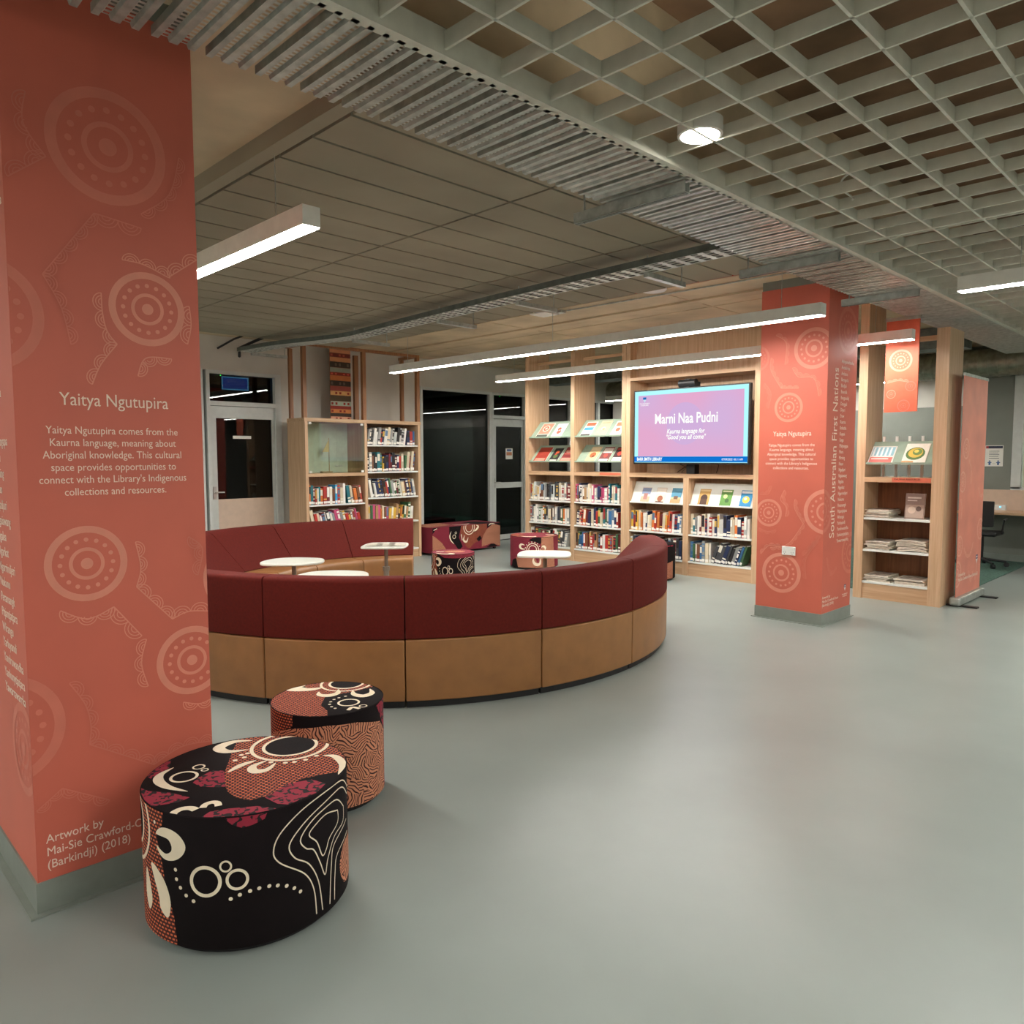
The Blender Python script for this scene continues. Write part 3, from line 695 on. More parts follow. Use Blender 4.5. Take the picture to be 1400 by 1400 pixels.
T.disc((.09, .20), .075, 'blackcloth', 2); T.ring((.09, .2), .08, .012, 'cream', 3); T.ring((.09, .2), .12, .012, 'cream', 3)
T.horseshoe([(-.04, .10), (-.035, .05), (.007, .03), (.045, .06), (.05, .115)], 'cream', 3, .04); T.horseshoe([(.115, .08), (.12, .02), (.16, -.015), (.2, .02), (.195, .085)], 'cream', 3, .04)
T.poly([(-.19, .164), (-.134, .13), (-.06, .13), (-.02, .165), (-.08, .165), (-.12, .19), (-.1, .22)], 'cream', 3, 4)
T.ring((.091, -.094), .045, .01, 'cream', 3); T.ring((.151, -.158), .016, .006, 'cream', 3); T.line([(.085, -.2), (.105, -.165), (.135, -.19)], .018, 'cream', 3, sm=5)
for q in ((.08, .0), (.05, -.015), (.028, -.035), (.013, -.065), (.008, -.1), (.016, -.135), (.031, -.16)): T.disc(q, .007, 'cream', 3, n=10)
drum('round_ottoman', (-3.0, 1.78), .25, .45, 'small round ottoman with tan maze-print side, between the large ottoman and the sofa', S, T)
def generic(seed, r, z):
    g = random.Random(seed); S = Art(); u = -math.pi * r
    return S
# small ottoman in the sofa opening: same print as the nearest one
S2 = Art()
for s in front_art().sh:
    k = .72
    f = lambda q: Vector((q.x * k * .98, .03 + (q.y - .03) * 1.0))
    S2.sh.append(('p', [f(q) for q in s[1]], s[2], s[3]) if s[0] == 'p' else ('s', [f(q) for q in s[1]], [f(q) for q in s[2]], s[3], s[4]))
S2.poly([(-.2, .45), (-.1, .40), (.1, .395), (.3, .41), (.5, .45)], 'crimson', 4)
T2 = Art(); T2.poly([(-.3, -.3), (.3, -.3), (.3, .3), (-.3, .3)], 'crimson', 1); T2.disc((.02, .02), .12, 'maze', 2, .09); T2.horseshoe([(-.2, -.1), (-.12, -.2), (0, -.2), (-.06, -.12)], 'cream', 3, .05); T2.horseshoe([(-.2, .05), (-.15, 0), (-.1, .03)], 'cream', 3, .04)
drum('round_ottoman', (-6.72, 5.68), .25, .44, 'small black and crimson round ottoman standing in the opening of the sofa ring', S2, T2)
S = Art()
S.poly([(-1.1, .03), (1.1, .03), (1.1, .45), (-1.1, .45)], 'crimson', 1)
S.poly([(.02, .45), (.11, .43), (.09, .36), (.03, .38), (-.07, .41)], 'blackcloth', 2, 3)
S.poly([(.10, .45), (.30, .45), (.34, .03), (.06, .03), (.07, .2), (.1, .3)], 'maze', 2); S.poly([(-.24, .03), (-.26, .1), (-.28, .17), (-.2, .185), (-.05, .175), (.02, .16), (.08, .03)], 'maze', 3)
S.poly([(-.4, .03), (-.36, .12), (-.28, .15), (-.22, .03)], 'blackcloth', 2)
S.ring((-.02, .285), .052, .009, 'cream', 4); S.ring((-.02, .285), .08, .011, 'cream', 4)
for k in range(15): S.disc((-.02 + .102 * math.cos(.42 * k), .285 + .102 * math.sin(.42 * k)), .007, 'cream', 4, n=8)
S.horseshoe([(-.13, .34), (-.18, .35), (-.205, .32), (-.18, .29), (-.12, .285)], 'cream', 4, .034); S.horseshoe([(.1, .31), (.13, .325), (.16, .3), (.15, .27)], 'cream', 4, .03)
S.horseshoe([(.0, .18), (-.01, .12), (.03, .075), (.08, .09), (.09, .17)], 'cream', 4, .04)
T = Art(); T.poly([(-.35, -.35), (.35, -.35), (.35, .35), (-.35, .35)], 'crimson', 1); T.poly([(-.34, -.1), (-.2, -.3), (-.12, -.1), (-.2, .1), (-.34, .1)], 'net', 2)
T.horseshoe([(-.18, -.2), (-.1, -.26), (0, -.26), (.02, -.18)], 'cream', 3, .06); T.poly([(.1, -.3), (.2, -.1), (.33, -.1), (.25, -.3)], 'maze', 2); T.horseshoe([(-.2, .2), (-.1, .28), (0, .25)], 'cream', 3, .05); T.horseshoe([(.16, .05), (.22, 0), (.28, .05)], 'cream', 3, .05)
T.poly([(.2, .2), (.3, .05), (.35, 0), (.3, .25)], 'blackcloth', 2)
drum('round_ottoman', (-7.30, 7.66), .335, .45, 'large crimson round ottoman with tan maze patches, in front of the open display shelves', S, T)
S = Art()
for k in range(4):
    q = .05 + .035 * k
    S.line([(-.12 - q, .03), (-.12 - q * .9, .2), (-.1 - q * .4, .30 + q * .6), (-.06, .2 + q), (-.05 + q * .3, .1), (-.02 + q, .03)], .006, 'cream', 2, sm=5)
S.poly([(-.3, .43), (.3, .43), (.3, .45), (-.3, .45)], 'crim', 2); S.poly([(.05, .03), (.3, .03), (.3, .25), (.1, .2)], 'maze', 2)
T = Art(); T.poly([(-.25, -.25), (0, -.25), (-.05, .25), (-.25, .25)], 'crim', 1); T.horseshoe([(-.12, -.15), (-.05, -.1), (.05, -.16)], 'cream', 2, .05)
drum('round_ottoman', (-5.52, 7.98), .28, .45, 'black round ottoman with contour lines, between sofa end and television shelves', S, T)
# bench
bt = empty('bench_ottoman', (-9.5, 8.09, 0), 'long upholstered bench in crimson, tan and orange print, under the dark window', 'bench')
bx0, bx1, by0, by1, bz = -9.82, -9.2, 7.36, 8.82, .44
b = MB(); b.box(bx0, bx1, by0, by1, .035, bz, FAB.index('crimson'))
F = Art()   # u along +y, face towards +x
F.poly([(7.36, .04), (7.36, .32), (7.43, .28), (7.56, .18), (7.66, .04)], 'maze', 1)
F.poly([(7.36, .34), (7.44, .42), (7.53, .44), (7.36, .44)], 'blackcloth', 1); F.poly([(7.70, .44), (7.70, .3), (7.74, .2), (7.82, .14), (7.9, .04), (7.98, .1), (7.9, .25), (7.95, .44)], 'blackcloth', 1)
F.poly([(7.95, .44), (7.93, .27), (8.0, .16), (8.08, .07), (8.17, .06), (8.3, .14), (8.42, .2), (8.5, .3), (8.52, .44)], 'net', 1)
F.poly([(8.1, .04), (8.25, .14), (8.38, .17), (8.42, .1), (8.35, .04)], 'crimson', 2); F.poly([(8.28, .2), (8.36, .25), (8.4, .2), (8.33, .15)], 'blackcloth', 2)
F.poly([(8.4, .06), (8.40, .16), (8.44, .26), (8.52, .35), (8.62, .41), (8.72, .41), (8.82, .38), (8.82, .04), (8.76, .06), (8.62, .1)], 'maze', 2)
F.poly([(8.52, .44), (8.52, .36), (8.62, .41), (8.72, .42), (8.82, .38), (8.82, .44)], 'blackcloth', 1); F.poly([(8.5, .04), (8.6, .09), (8.68, .09), (8.76, .04)], 'blackcloth', 3)
F.ring((8.12, .4), .075, .012, 'cream', 3); F.ring((8.12, .4), .115, .013, 'cream', 3)
F.horseshoe([(8.22, .33), (8.27, .35), (8.32, .4), (8.27, .43)], 'cream', 4, .035); F.horseshoe([(8.02, .28), (8.0, .2), (8.06, .17), (8.1, .24)], 'cream', 4, .034); F.line([(7.95, .3), (7.97, .2)], .025, 'cream', 4, taper=True)
F.horseshoe([(7.74, .36), (7.71, .29), (7.73, .22), (7.80, .15)], 'cream', 4, .022); F.ring((7.80, .27), .03, .009, 'cream', 4); F.ring((7.835, .33), .017, .006, 'cream', 4)
F.horseshoe([(8.55, .4), (8.6, .43), (8.7, .42)], 'cream', 4, .02); F.line([(7.38, .40), (7.45, .425)], .01, 'cream', 4)
F.place(b, lambda u, v, h: Vector((bx1 + h, u, v)), FAB, (by0, by1, .036, bz - .004))
E2 = Art(); E2.poly([(-9.82, .25), (-9.7, .2), (-9.62, .3), (-9.7, .44), (-9.82, .44)], 'maze', 1)
E2.place(b, lambda u, v, h: Vector((u, by0 - h, v)), FAB, (bx0, bx1, .036, bz - .004))
G = Art(); G.poly([(7.36, -9.82), (8.0, -9.82), (7.9, -9.4), (7.36, -9.3)], 'maze', 1); G.poly([(8.3, -9.6), (8.6, -9.6), (8.7, -9.2), (8.3, -9.2)], 'blackcloth', 1); G.horseshoe([(7.9, -9.4), (8.1, -9.3), (8.3, -9.4)], 'cream', 2, .05)
G.place(b, lambda u, v, h: Vector((v, u, bz + h)), FAB, (by0, by1, bx0, bx1))
b.build('cover', FAB, bt)
for x in (bx0 + .05, bx1 - .09):
    for y in (by0 + .05, by1 - .09): box('foot', (x, x + .04, y, y + .04, 0, .036), 'black', bt)

# ================================================================ SHELVING (front at y = 8.47, faces -y)
SY = 8.47; DEP = .47
U_LABEL = 'open oak shelf unit with two bays, slatted tops and tilted cover displays, left of television'
ua = empty('shelf_unit', (-7.3, SY + .235, 0), U_LABEL, 'shelf unit')
ub = empty('media_shelf_unit', (-5.35, SY + .235, 0), 'oak shelf unit framing the television, white display ledges and two book rows below', 'shelf unit')
uc = empty('newspaper_shelf_unit', (-2.79, SY + .235, 0), 'oak shelf unit holding newspaper piles, between right pillar and pull-up banner', 'shelf unit')
def upright(x0, x1, z1, par): box('upright', (x0, x1, SY, SY + DEP, 0, z1), 'oak_z', par)
for x0, x1 in ((-8.26, -8.19), (-7.33, -7.26), (-6.40, -6.332)): upright(x0, x1, SLAB, ua)
for x0, x1, z1 in ((-6.328, -6.26, SLAB), (-5.40, -5.32, 1.27), (-4.43, -4.36, SLAB)): upright(x0, x1, z1, ub)
for x0, x1, z1 in ((-3.22, -3.13, SLAB), (-2.47, -2.35, 2.83)): upright(x0, x1, z1, uc)
def bay(x0, x1, shelves, par, back='oak_z', ledge=True, lip=.02):
    box('plinth', (x0, x1, SY + .015, SY + .04, 0, .165), 'oak_x', par)
    for z in shelves:
        box('shelf', (x0, x1, SY + .008, SY + .40, z - .022, z), 'white_shelf', par)
    if back: box('back_panel', (x0, x1, SY + .41, SY + .43, .0, 1.268), back, par)
    if ledge: box('ledge', (x0, x1, SY, SY + DEP, 1.268, 1.322), 'oak_x', par)
RZ = (.19, .54, .885)
bay(-8.19, -7.33, RZ, ua); bay(-7.26, -6.40, RZ, ua)
bay(-6.26, -5.40, RZ[:2], ub, ledge=False); bay(-5.32, -4.43, RZ[:2], ub, ledge=False)
box('ledge', (-6.26, -4.43, SY, SY + DEP, 1.268, 1.322), 'oak_x', ub)
box('back_panel', (-6.26, -4.43, SY + .41, SY + .43, 1.322, 2.57), 'oak_z', ub)
box('niche_top', (-6.26, -4.43, SY, SY + .41, 2.57, 2.61), 'oak_x', ub)
box('fascia', (-6.26, -4.43, SY + .14, SY + .165, 2.61, SLAB), 'oak_z', ub)
bay(-3.13, -2.47, RZ, uc, back='brown_z')
for x0, x1, par in ((-8.19, -7.33, ua), (-7.26, -6.40, ua), (-3.13, -2.47, uc)): box('top_rail', (x0, x1, SY + .2, SY + .24, 2.96 if par is ua else 2.74, 3.0 if par is ua else 2.79), 'oak_x', par)
th = math.radians(43.8)
def tilted(x0, x1, y, z, ln, ang, mat, par, lip=.03):
    b = MB(); dy, dz = math.sin(ang) * ln, math.cos(ang) * ln; t = .006
    ny_, nz_ = math.cos(ang) * t, -math.sin(ang) * t
    vs = [(x0, y, z), (x1, y, z), (x1, y + dy, z + dz), (x0, y + dy, z + dz)]
    vs += [(a, q + ny_, c_ + nz_) for a, q, c_ in vs]
    b.add(vs, [(0, 1, 2, 3), (7, 6, 5, 4), (0, 4, 5, 1), (1, 5, 6, 2), (2, 6, 7, 3), (3, 7, 4, 0)])
    b.box(x0, x1, y - .022, y + .002, z - .006, z); b.box(x0, x1, y - .025, y - .02, z - .006, z + lip * .5)
    return b.build('display_shelf', mat, par)
DISP = []
for x0, x1 in ((-8.185, -7.335), (-7.255, -6.405)):
    for z in (1.836, 1.47): tilted(x0, x1, SY + .03, z, .345, th, 'sage', ua)
for x0, x1 in ((-6.255, -5.405), (-5.315, -4.435)): tilted(x0, x1, SY + .03, .92, .31, math.radians(24), 'white_shelf', ub)
tilted(-3.125, -2.475, SY + .03, 1.465, .33, th, 'sage', uc)
b = MB(); b.box(-2.85, -2.475, SY - .003, SY, 1.272, 1.318); sp_ = b.build('shelf_strip', fm((214, 112, 84)), uc)
text('strip_lettering', "KAURNA RESOURCES", .026, (-2.70, SY - .0045, 1.294), (1, 0, 0), (0, 0, 1), fm((60, 30, 24)), uc)
b = MB(); b.box(-6.78, -6.41, SY - .002, SY, 1.285, 1.318); b.build('shelf_strip', fm((214, 112, 84)), ua)
for k in range(5):   # supports that show below the display ledge
    x = -3.06 + k * .13; b = MB(); b.box(x, x + .025, SY + .3, SY + .32, 1.322, 1.76); b.build('display_support', 'white_plastic', uc)

# ---------------------------------------------------------------- far bookcase (front at x = -9.35, faces +x)
BX = -9.35; BD = .47
bc = empty('bookcase', (BX - BD / 2, 6.26, 0), 'tall oak bookcase with glass cabinet and post frame, against the far white wall', 'bookcase')
box('side_panel', (BX - BD, BX, 5.28, 5.325, 0, 2.035), 'oak_z', bc); box('side_panel', (BX - BD, BX, 7.215, 7.26, 0, 2.035), 'oak_z', bc)
box('divider', (BX - BD, BX, 6.24, 6.285, 0, 2.035), 'oak_z', bc)
box('top_panel', (BX - BD, BX + .004, 5.27, 7.27, 2.035, 2.085), 'oak_y', bc)
box('back_panel', (BX - BD - .012, BX - BD, 5.28, 7.26, 0, 2.06), 'oak_z', bc)
box('plinth', (BX - .04, BX - .015, 5.325, 7.215, 0, .115), 'oak_y', bc)
box('cabinet_floor', (BX - BD, BX, 5.325, 6.24, 1.275, 1.32), 'oak_y', bc)
for z in (.53, .883): box('shelf', (BX - .40, BX - .01, 5.325, 6.24, z - .022, z), 'white_shelf', bc)
for z in (.14, .57, .948, 1.33, 1.725): box('shelf', (BX - .40, BX - .01, 6.285, 7.215, z - .022, z), 'white_shelf', bc)
box('cabinet_lining', (BX - BD + .002, BX - BD + .01, 5.325, 6.24, 1.32, 2.035), fm((226, 232, 222)), bc)
for y0, y1 in ((5.335, 5.785), (5.79, 6.235)):
    d = MB().box(BX - .02, BX - .014, y0, y1, 1.325, 2.03).build('glass_door', 'clear', bc)
    k = MB(); yy_ = 5.76 if y0 < 5.5 else 5.815; k.tube([(BX - .014, yy_, 1.42), (BX + .02, yy_, 1.42)], .006); k.tube([(BX + .02, yy_ - .022, 1.42), (BX + .02, yy_ + .022, 1.42)], .005); k.build('handle', 'chrome', d)
    for yv in ((y0 + .03) if y0 < 5.5 else (y1 - .03),):
        for zv in (1.34, 2.015): MB().box(BX - .026, BX - .01, yv - .02, yv + .02, zv - .014, zv + .014).build('hinge_clip', 'white_plastic', d)
for y0, y1 in ((5.265, 5.32), (6.225, 6.28), (7.2, 7.255)): box('post', (BX - .055, BX, y0, y1, 2.085, 3.06), 'brownpost', bc)
for y0, y1 in ((5.30, 5.35), (6.36, 6.43), (7.22, 7.27)): box('post', (BX - BD, BX - BD + .05, y0, y1, 2.085, 3.06), 'brownpost', bc)
box('frame_rail', (BX - .055, BX, 5.265, 7.255, 3.06, 3.1), 'brownpost', bc)
for y in (5.265, 7.2): box('frame_rail', (BX - BD, BX - .055, y, y + .055, 3.06, 3.1), 'brownpost', bc)
# model sail and small card inside the glass cabinet
b = MB(); b.add([(BX - .3, 5.72, 1.62), (BX - .3, 5.83, 1.62), (BX - .3, 5.83, 1.80), (BX - .304, 5.72, 1.62), (BX - .304, 5.83, 1.62), (BX - .304, 5.83, 1.80)], [(0, 1, 2), (5, 4, 3), (0, 3, 4, 1), (1, 4, 5, 2), (2, 5, 3, 0)], 0)
b.box(BX - .306, BX - .298, 5.826, 5.834, 1.34, 1.82, 1); b.box(BX - .34, BX - .26, 5.7, 5.86, 1.32, 1.34, 1)
tag(b.build('model_sail', [fm((232, 206, 140)), 'oak_z']), 'small cream triangular model sail on a stand inside the glass cabinet', 'model')
# woven wall hanging
wh = MB(); wy0, wy1, wx = 5.955, 6.304, BX - BD + .03
bands = [(214, 150, 110), (120, 52, 40), (204, 140, 92), (70, 58, 46), (150, 158, 140), (150, 58, 46), (208, 124, 72), (64, 54, 46), (158, 76, 66), (212, 164, 104), (84, 72, 52), (168, 184, 164), (154, 60, 50), (214, 136, 78), (72, 60, 50), (226, 170, 140)]
zz = 2.088; mats = []; hs = [.055, .05, .06, .045, .07, .085, .065, .07, .08, .075, .045, .07, .085, .065, .06, .07]
wh.box(wx - .012, wx, wy0, wy1, zz, zz + sum(hs), 0); mats.append(fm((150, 90, 60)))
for k, (h_, c_) in enumerate(zip(hs, reversed(bands))):
    mats.append(fm(c_, .9)); wh.box(wx, wx + .003, wy0, wy1, zz + .003, zz + h_ - .002, len(mats) - 1)
    if k % 2 == 0:
        mats.append(fm(tuple(min(255, x * 1.35 + 16) for x in c_) if sum(c_) < 400 else (150, 60, 48), .9))
        for q in range(5):
            y = wy0 + .012 + q * .068
            if (q + k) % 3: wh.box(wx + .003, wx + .0045, y, y + .034, zz + h_ * .25, zz + h_ * .75, len(mats) - 1)
    zz += h_
tag(wh.build('wall_hanging', mats), 'banded woven panel in rust, orange and grey, standing above the glass cabinet', 'wall hanging')

# ---------------------------------------------------------------- television
tv = empty('television', (-5.3, 8.42, 1.322), 'large wall television with pink welcome slide, mounted in the oak niche', 'television')
tx0, tx1, tz0, tz1, ty = -6.143, -4.452, 1.445, 2.425, 8.40
box('casing', (tx0, tx1, ty, ty + .06, tz0, tz1), 'black', tv, .006)
def emis(name, c, s=SCREEN): return emit(name, c, s)
W_, H_ = tx1 - tx0, tz1 - tz0
def sx(f): return tx0 + .018 + f * (W_ - .036)
def sz(f): return tz1 - .016 - f * (H_ - .038)
def grad():
    k = NT('screen_pink'); e = k.node('ShaderNodeEmission'); e.inputs[1].default_value = SCREEN
    tc = k.node('ShaderNodeTexCoord'); gr = k.node('ShaderNodeTexNoise', i_Scale=1.3, i_Detail=0.0)
    k.link(tc.outputs['Object'], gr.inputs['Vector']); k.link(k.ramp(gr.outputs[0], [(.35, (230, 172, 208)), (.65, (214, 180, 222))]), e.inputs[0]); k.link(e.outputs[0], k.out.inputs[0]); return k.m
scm = [emis('screen_border', (176, 246, 250), SCREEN * 1.1), grad(), emis('screen_blue', (16, 118, 214)), emis('screen_circle', (212, 178, 222))]
s = MB()
def sq_(u0, u1, v0, v1, m, h): s.quad((sx(u0), ty - h, sz(v1)), (sx(u1), ty - h, sz(v1)), (sx(u1), ty - h, sz(v0)), (sx(u0), ty - h, sz(v0)), m)
sq_(0, 1, 0, 1, 0, .001); sq_(.034, .966, .058, .915, 1, .0015); sq_(0, 1, .917, .992, 2, .002)
n_ = 48; s.add([(sx(.47) + .27 * math.cos(2 * math.pi * k / n_), ty - .0018, sz(.47) + .27 * math.sin(2 * math.pi * k / n_)) for k in range(n_)], [tuple(range(n_))], 3)
scr = s.build('screen', scm, tv)
wht = emis('screen_white', (250, 255, 246), SCREEN * 1.15)
text('slide_title', 'Marni Naa Pudni', .185, (sx(.475), ty - .003, sz(.46)), (1, 0, 0), (0, 0, 1), wht, scr, xs=.75, bold=.003)
text('slide_caption', 'Kaurna language for\n"Good you all come"', .082, (sx(.475), ty - .003, sz(.60)), (1, 0, 0), (0, 0, 1), wht, scr, xs=.84, shear=.25, bold=.0012, line=.9)
text('slide_footer', 'BARR SMITH LIBRARY', .058, (sx(.025), ty - .0035, sz(.974)), (1, 0, 0), (0, 0, 1), wht, scr, 'LEFT', xs=.72, bold=.0018)
text('slide_date', '07/09/2022 10:11 AM', .036, (sx(.965), ty - .0035, sz(.968)), (1, 0, 0), (0, 0, 1), wht, scr, 'RIGHT', xs=.9)
text('slide_crest_lettering', 'THE UNIVERSITY\nof ADELAIDE', .022, (sx(.095), ty - .003, sz(.18)), (1, 0, 0), (0, 0, 1), wht, scr)
s = MB(); X, Z = sx(.095), sz(.115)
s.quad((X - .026, ty - .003, Z), (X + .026, ty - .003, Z), (X + .026, ty - .003, Z + .03), (X - .026, ty - .003, Z + .03), 0); s.add([(X - .026, ty - .003, Z), (X, ty - .003, Z - .045), (X + .026, ty - .003, Z)], [(0, 1, 2)], 1)
s.build('slide_crest', [emis('crest_blue', (30, 110, 190)), emis('crest_pale', (206, 226, 240))], scr)
b = MB(); b.box(-5.37, -5.25, 8.49, 8.60, 1.322, 2.50); b.box(-5.6, -5.0, 8.46, 8.5, 1.8, 2.1); b.build('mount_post', 'black', tv)
b = MB(); b.tube([(-5.44, 8.42, 2.475), (-5.2, 8.42, 2.475)], .05, 16); b.box(-5.36, -5.28, 8.40, 8.52, 2.42, 2.53); b.build('camera_bar', 'black', tv, smooth=40)
b = MB(); b.tube([(-5.75, 8.86, 1.33), (-5.66, 8.85, 1.38), (-5.5, 8.84, 1.46)], .004, 5); b.tube([(-5.68, 8.86, 1.325), (-5.6, 8.85, 1.4), (-5.72, 8.85, 1.45)], .004, 5); b.tube([(-5.15, 8.86, 1.33), (-5.12, 8.85, 1.4), (-5.1, 8.85, 1.5)], .004, 5)
b.build('cable', 'black', tv)

# ---------------------------------------------------------------- books
def book_mesh(v):
    """unit book: thickness along x, spine on the -y side, height along z"""
    m = MB(); s = [(0, .0), (.12, -.012), (.5, -.02), (.88, -.012), (1, .0)] if v % 2 else [(0, 0), (.06, -.008), (.5, -.01), (.94, -.008), (1, 0)]
    n = len(s)
    ring = [(x, y) for x, y in s] + [(1, 1), (0, 1)]
    k = len(ring)
    m.add([(x, y, 0) for x, y in ring] + [(x, y, 1) for x, y in ring], [(i, (i + 1) % k, k + (i + 1) % k, k + i) for i in range(k)] + [tuple(reversed(range(k)))], 0)
    m.add([(x, y, 1) for x, y in ring], [tuple(range(k))], 0)
    m.add([(.1, .02, 1.0006), (.9, .02, 1.0006), (.9, .985, 1.0006), (.1, .985, 1.0006)], [(0, 1, 2, 3)], 1)   # page edge seen from above
    def band(z0, z1, a, c_, mat):
        pts = [(x, y - .004) for x, y in s if a <= x <= c_]
        vs = [(x, y, z0) for x, y in pts] + [(x, y, z1) for x, y in pts]; q = len(pts)
        m.add(vs, [(i, i + 1, q + i + 1, q + i) for i in range(q - 1)], mat)
    band(.045, .175, 0, 1, 3)                                                        # shelf-mark sticker
    if v == 0: band(.45, .85, .2 if 0 else .12, .88, 2)
    if v == 1: band(.82, .9, 0, 1, 2); band(.3, .36, 0, 1, 2); band(.5, .74, .12, .88, 2)
    if v == 2: band(.55, .9, .06, .94, 2)
    if v == 3: band(.4, .95, .12, .88, 2)
    if v == 4: band(.25, .32, 0, 1, 2)
    o = m.build('book_master', ['book', 'paper_white', 'title', 'paper_white'], origin=(0, 0, 0))
    me = o.data; bpy.data.objects.remove(o); me.name = 'book_%d' % v; return me
BOOKS = [book_mesh(v) for v in range(6)]
PAL = {'white': (232, 230, 222), 'cream': (226, 212, 182), 'black': (30, 30, 33), 'charcoal': (66, 68, 72), 'navy': (38, 52, 90), 'blue': (58, 110, 160), 'teal': (40, 120, 130), 'green': (70, 112, 74), 'maroon': (112, 36, 40),
       'red': (190, 54, 44), 'orange': (220, 124, 58), 'yellow': (222, 178, 70), 'brown': (128, 84, 56), 'tan': (190, 148, 104), 'grey': (150, 152, 150), 'pink': (206, 84, 128), 'sky-blue': (54, 158, 214), 'silver': (196, 200, 198)}
ORD = 'first second third fourth fifth sixth seventh eighth ninth tenth eleventh twelfth thirteenth fourteenth fifteenth sixteenth seventeenth eighteenth nineteenth twentieth twenty-first twenty-second twenty-third twenty-fourth twenty-fifth twenty-sixth twenty-seventh twenty-eighth'.split()
cnt = 0
def book_row(face, a0, a1, z, segs, cols, where, group, hmax=.29, seed=0, tmin=.026, tmax=.052):
    """face 'y': row runs along x on the shelves facing -y; 'x': runs along y on the bookcase facing +x. segs: (share, lean in degrees)"""
    global cnt
    g = random.Random(seed); X = a0 + .012; i = 0; L = a1 - a0 - .02; prev = 0
    for share, lean in segs:
        a = R(lean); end = min(a1 - .012, X + share * L)
        if a > 0: lim = end - hmax * math.sin(a) * .9 if share * L > hmax * math.sin(a) + .05 else end
        else: lim = end
        if a < 0: X += hmax * math.tan(-a) * (1 if prev >= 0 else 0) * .96
        first = True
        while True:
            t = g.uniform(tmin, tmax); h = g.uniform(.7, .97) * hmax; d = g.uniform(.16, .23)
            if a > 0 and X + t / math.cos(a) + h * math.sin(a) > a1 - .006: break
            if X + t / math.cos(a) > lim: break
            o = bpy.data.objects.new('library_book', g.choice(BOOKS)); col.objects.link(o)
            o.scale = (t - .0012, d, h)
            name = g.choice(cols); c_ = PAL[name]; q = g.uniform(.88, 1.1)
            o.color = tuple(min(1, lin(min(255, x * q))) for x in c_) + (1,)
            x = X + (t * math.sin(a) * math.tan(a) if a > 0 else 0); zz_ = z + .0008 + (t * math.sin(a) if a > 0 else 0)
            ins = g.uniform(.02, .045)
            if face == 'y': o.location = (x, SY + ins, zz_); o.rotation_euler = (0, a, 0)
            else: o.location = (BX - ins, x, zz_); o.rotation_euler = Matrix.Rotation(R(90), 3, 'Z').to_euler() if a == 0 else (Matrix.Rotation(R(90), 3, 'Z') @ Matrix.Rotation(a, 3, 'Y')).to_euler()
            size = ('slim ' if t < .033 else 'thick ' if t > .046 else '') + ('tall ' if h > .93 * hmax else 'short ' if h < .76 * hmax else '')
            tag(o, '%s%s book, %s from left, %s' % (size, name, ORD[i], where), 'book', group)
            i += 1; cnt += 1; X += t / math.cos(a)
        if a > 0: X += hmax * math.tan(a) * .97
        prev = lean
NEUT = ['white', 'cream', 'white', 'charcoal', 'black', 'brown', 'silver', 'grey', 'navy', 'white']
WARM = ['red', 'orange', 'brown', 'maroon', 'tan', 'cream', 'teal', 'yellow', 'white', 'maroon', 'red']
MIX = ['white', 'cream', 'black', 'navy', 'blue', 'red', 'orange', 'green', 'brown', 'teal', 'maroon', 'silver', 'tan']
DARK = ['black', 'charcoal', 'navy', 'white', 'maroon', 'green', 'brown', 'silver', 'cream']
Y0, Y1 = 5.325, 6.24
book_row('x', Y0, Y1, .883, [(.66, 0), (.34, -9)], WARM + ['sky-blue', 'brown'], 'shelf right under the glass cabinet', 'books under the glass cabinet, upper shelf', .30, 1)
book_row('x', Y0, Y1, .53, [(1, -13)], WARM + ['blue', 'black', 'grey', 'pink'], 'second shelf under the glass cabinet', 'books under the glass cabinet, lower shelf', .29, 2)
Y0, Y1 = 6.285, 7.215
fb = 'of far bookcase'
book_row('x', Y0, Y1, 1.725, [(.84, 8), (.16, 0)], NEUT + ['red', 'blue'], 'top right shelf ' + fb, 'books on the top right shelf ' + fb, .27, 3)
book_row('x', Y0, Y1, 1.33, [(.75, 0), (.25, 6)], MIX + ['white', 'black', 'yellow'], 'second right shelf ' + fb, 'books on the second right shelf ' + fb, .31, 4)
book_row('x', Y0, Y1, .948, [(1, -11)], DARK + ['red', 'white', 'white', 'blue'], 'third right shelf ' + fb, 'books on the third right shelf ' + fb, .29, 5)
book_row('x', Y0, Y1, .57, [(.45, 0), (.55, 5)], ['cream', 'white', 'grey', 'pink', 'green', 'orange', 'tan', 'black', 'navy', 'yellow', 'brown'], 'fourth right shelf ' + fb, 'books on the fourth right shelf ' + fb, .29, 6)
B1, B2_, B3, B4 = (-8.19, -7.33), (-7.26, -6.40), (-6.26, -5.40), (-5.32, -4.43)
nm = ['left open bay', 'second open bay', 'left bay under television', 'right bay under television']
def rows(B, k, spec):
    for z, segs, cols, w_, seed in spec: book_row('y', B[0], B[1], z, segs, cols, w_ + ' row of ' + nm[k], w_ + ' row of books in ' + nm[k], .29, seed)
rows(B1, 0, [(.885, [(1, 0)], NEUT + ['maroon', 'maroon', 'brown'], 'top', 11), (.54, [(1, 0)], NEUT + ['orange', 'green'], 'middle', 12), (.19, [(.55, 0), (.45, 11)], DARK, 'bottom', 13)])
rows(B2_, 1, [(.885, [(1, 0)], ['white', 'cream', 'white', 'green', 'pink', 'navy', 'brown', 'silver', 'teal', 'tan', 'white'], 'top', 14), (.54, [(.4, 5), (.6, 0)], MIX, 'middle', 15), (.19, [(1, 0)], ['brown', 'tan', 'maroon', 'white', 'blue', 'green', 'red', 'cream', 'grey', 'black'], 'bottom', 16)])
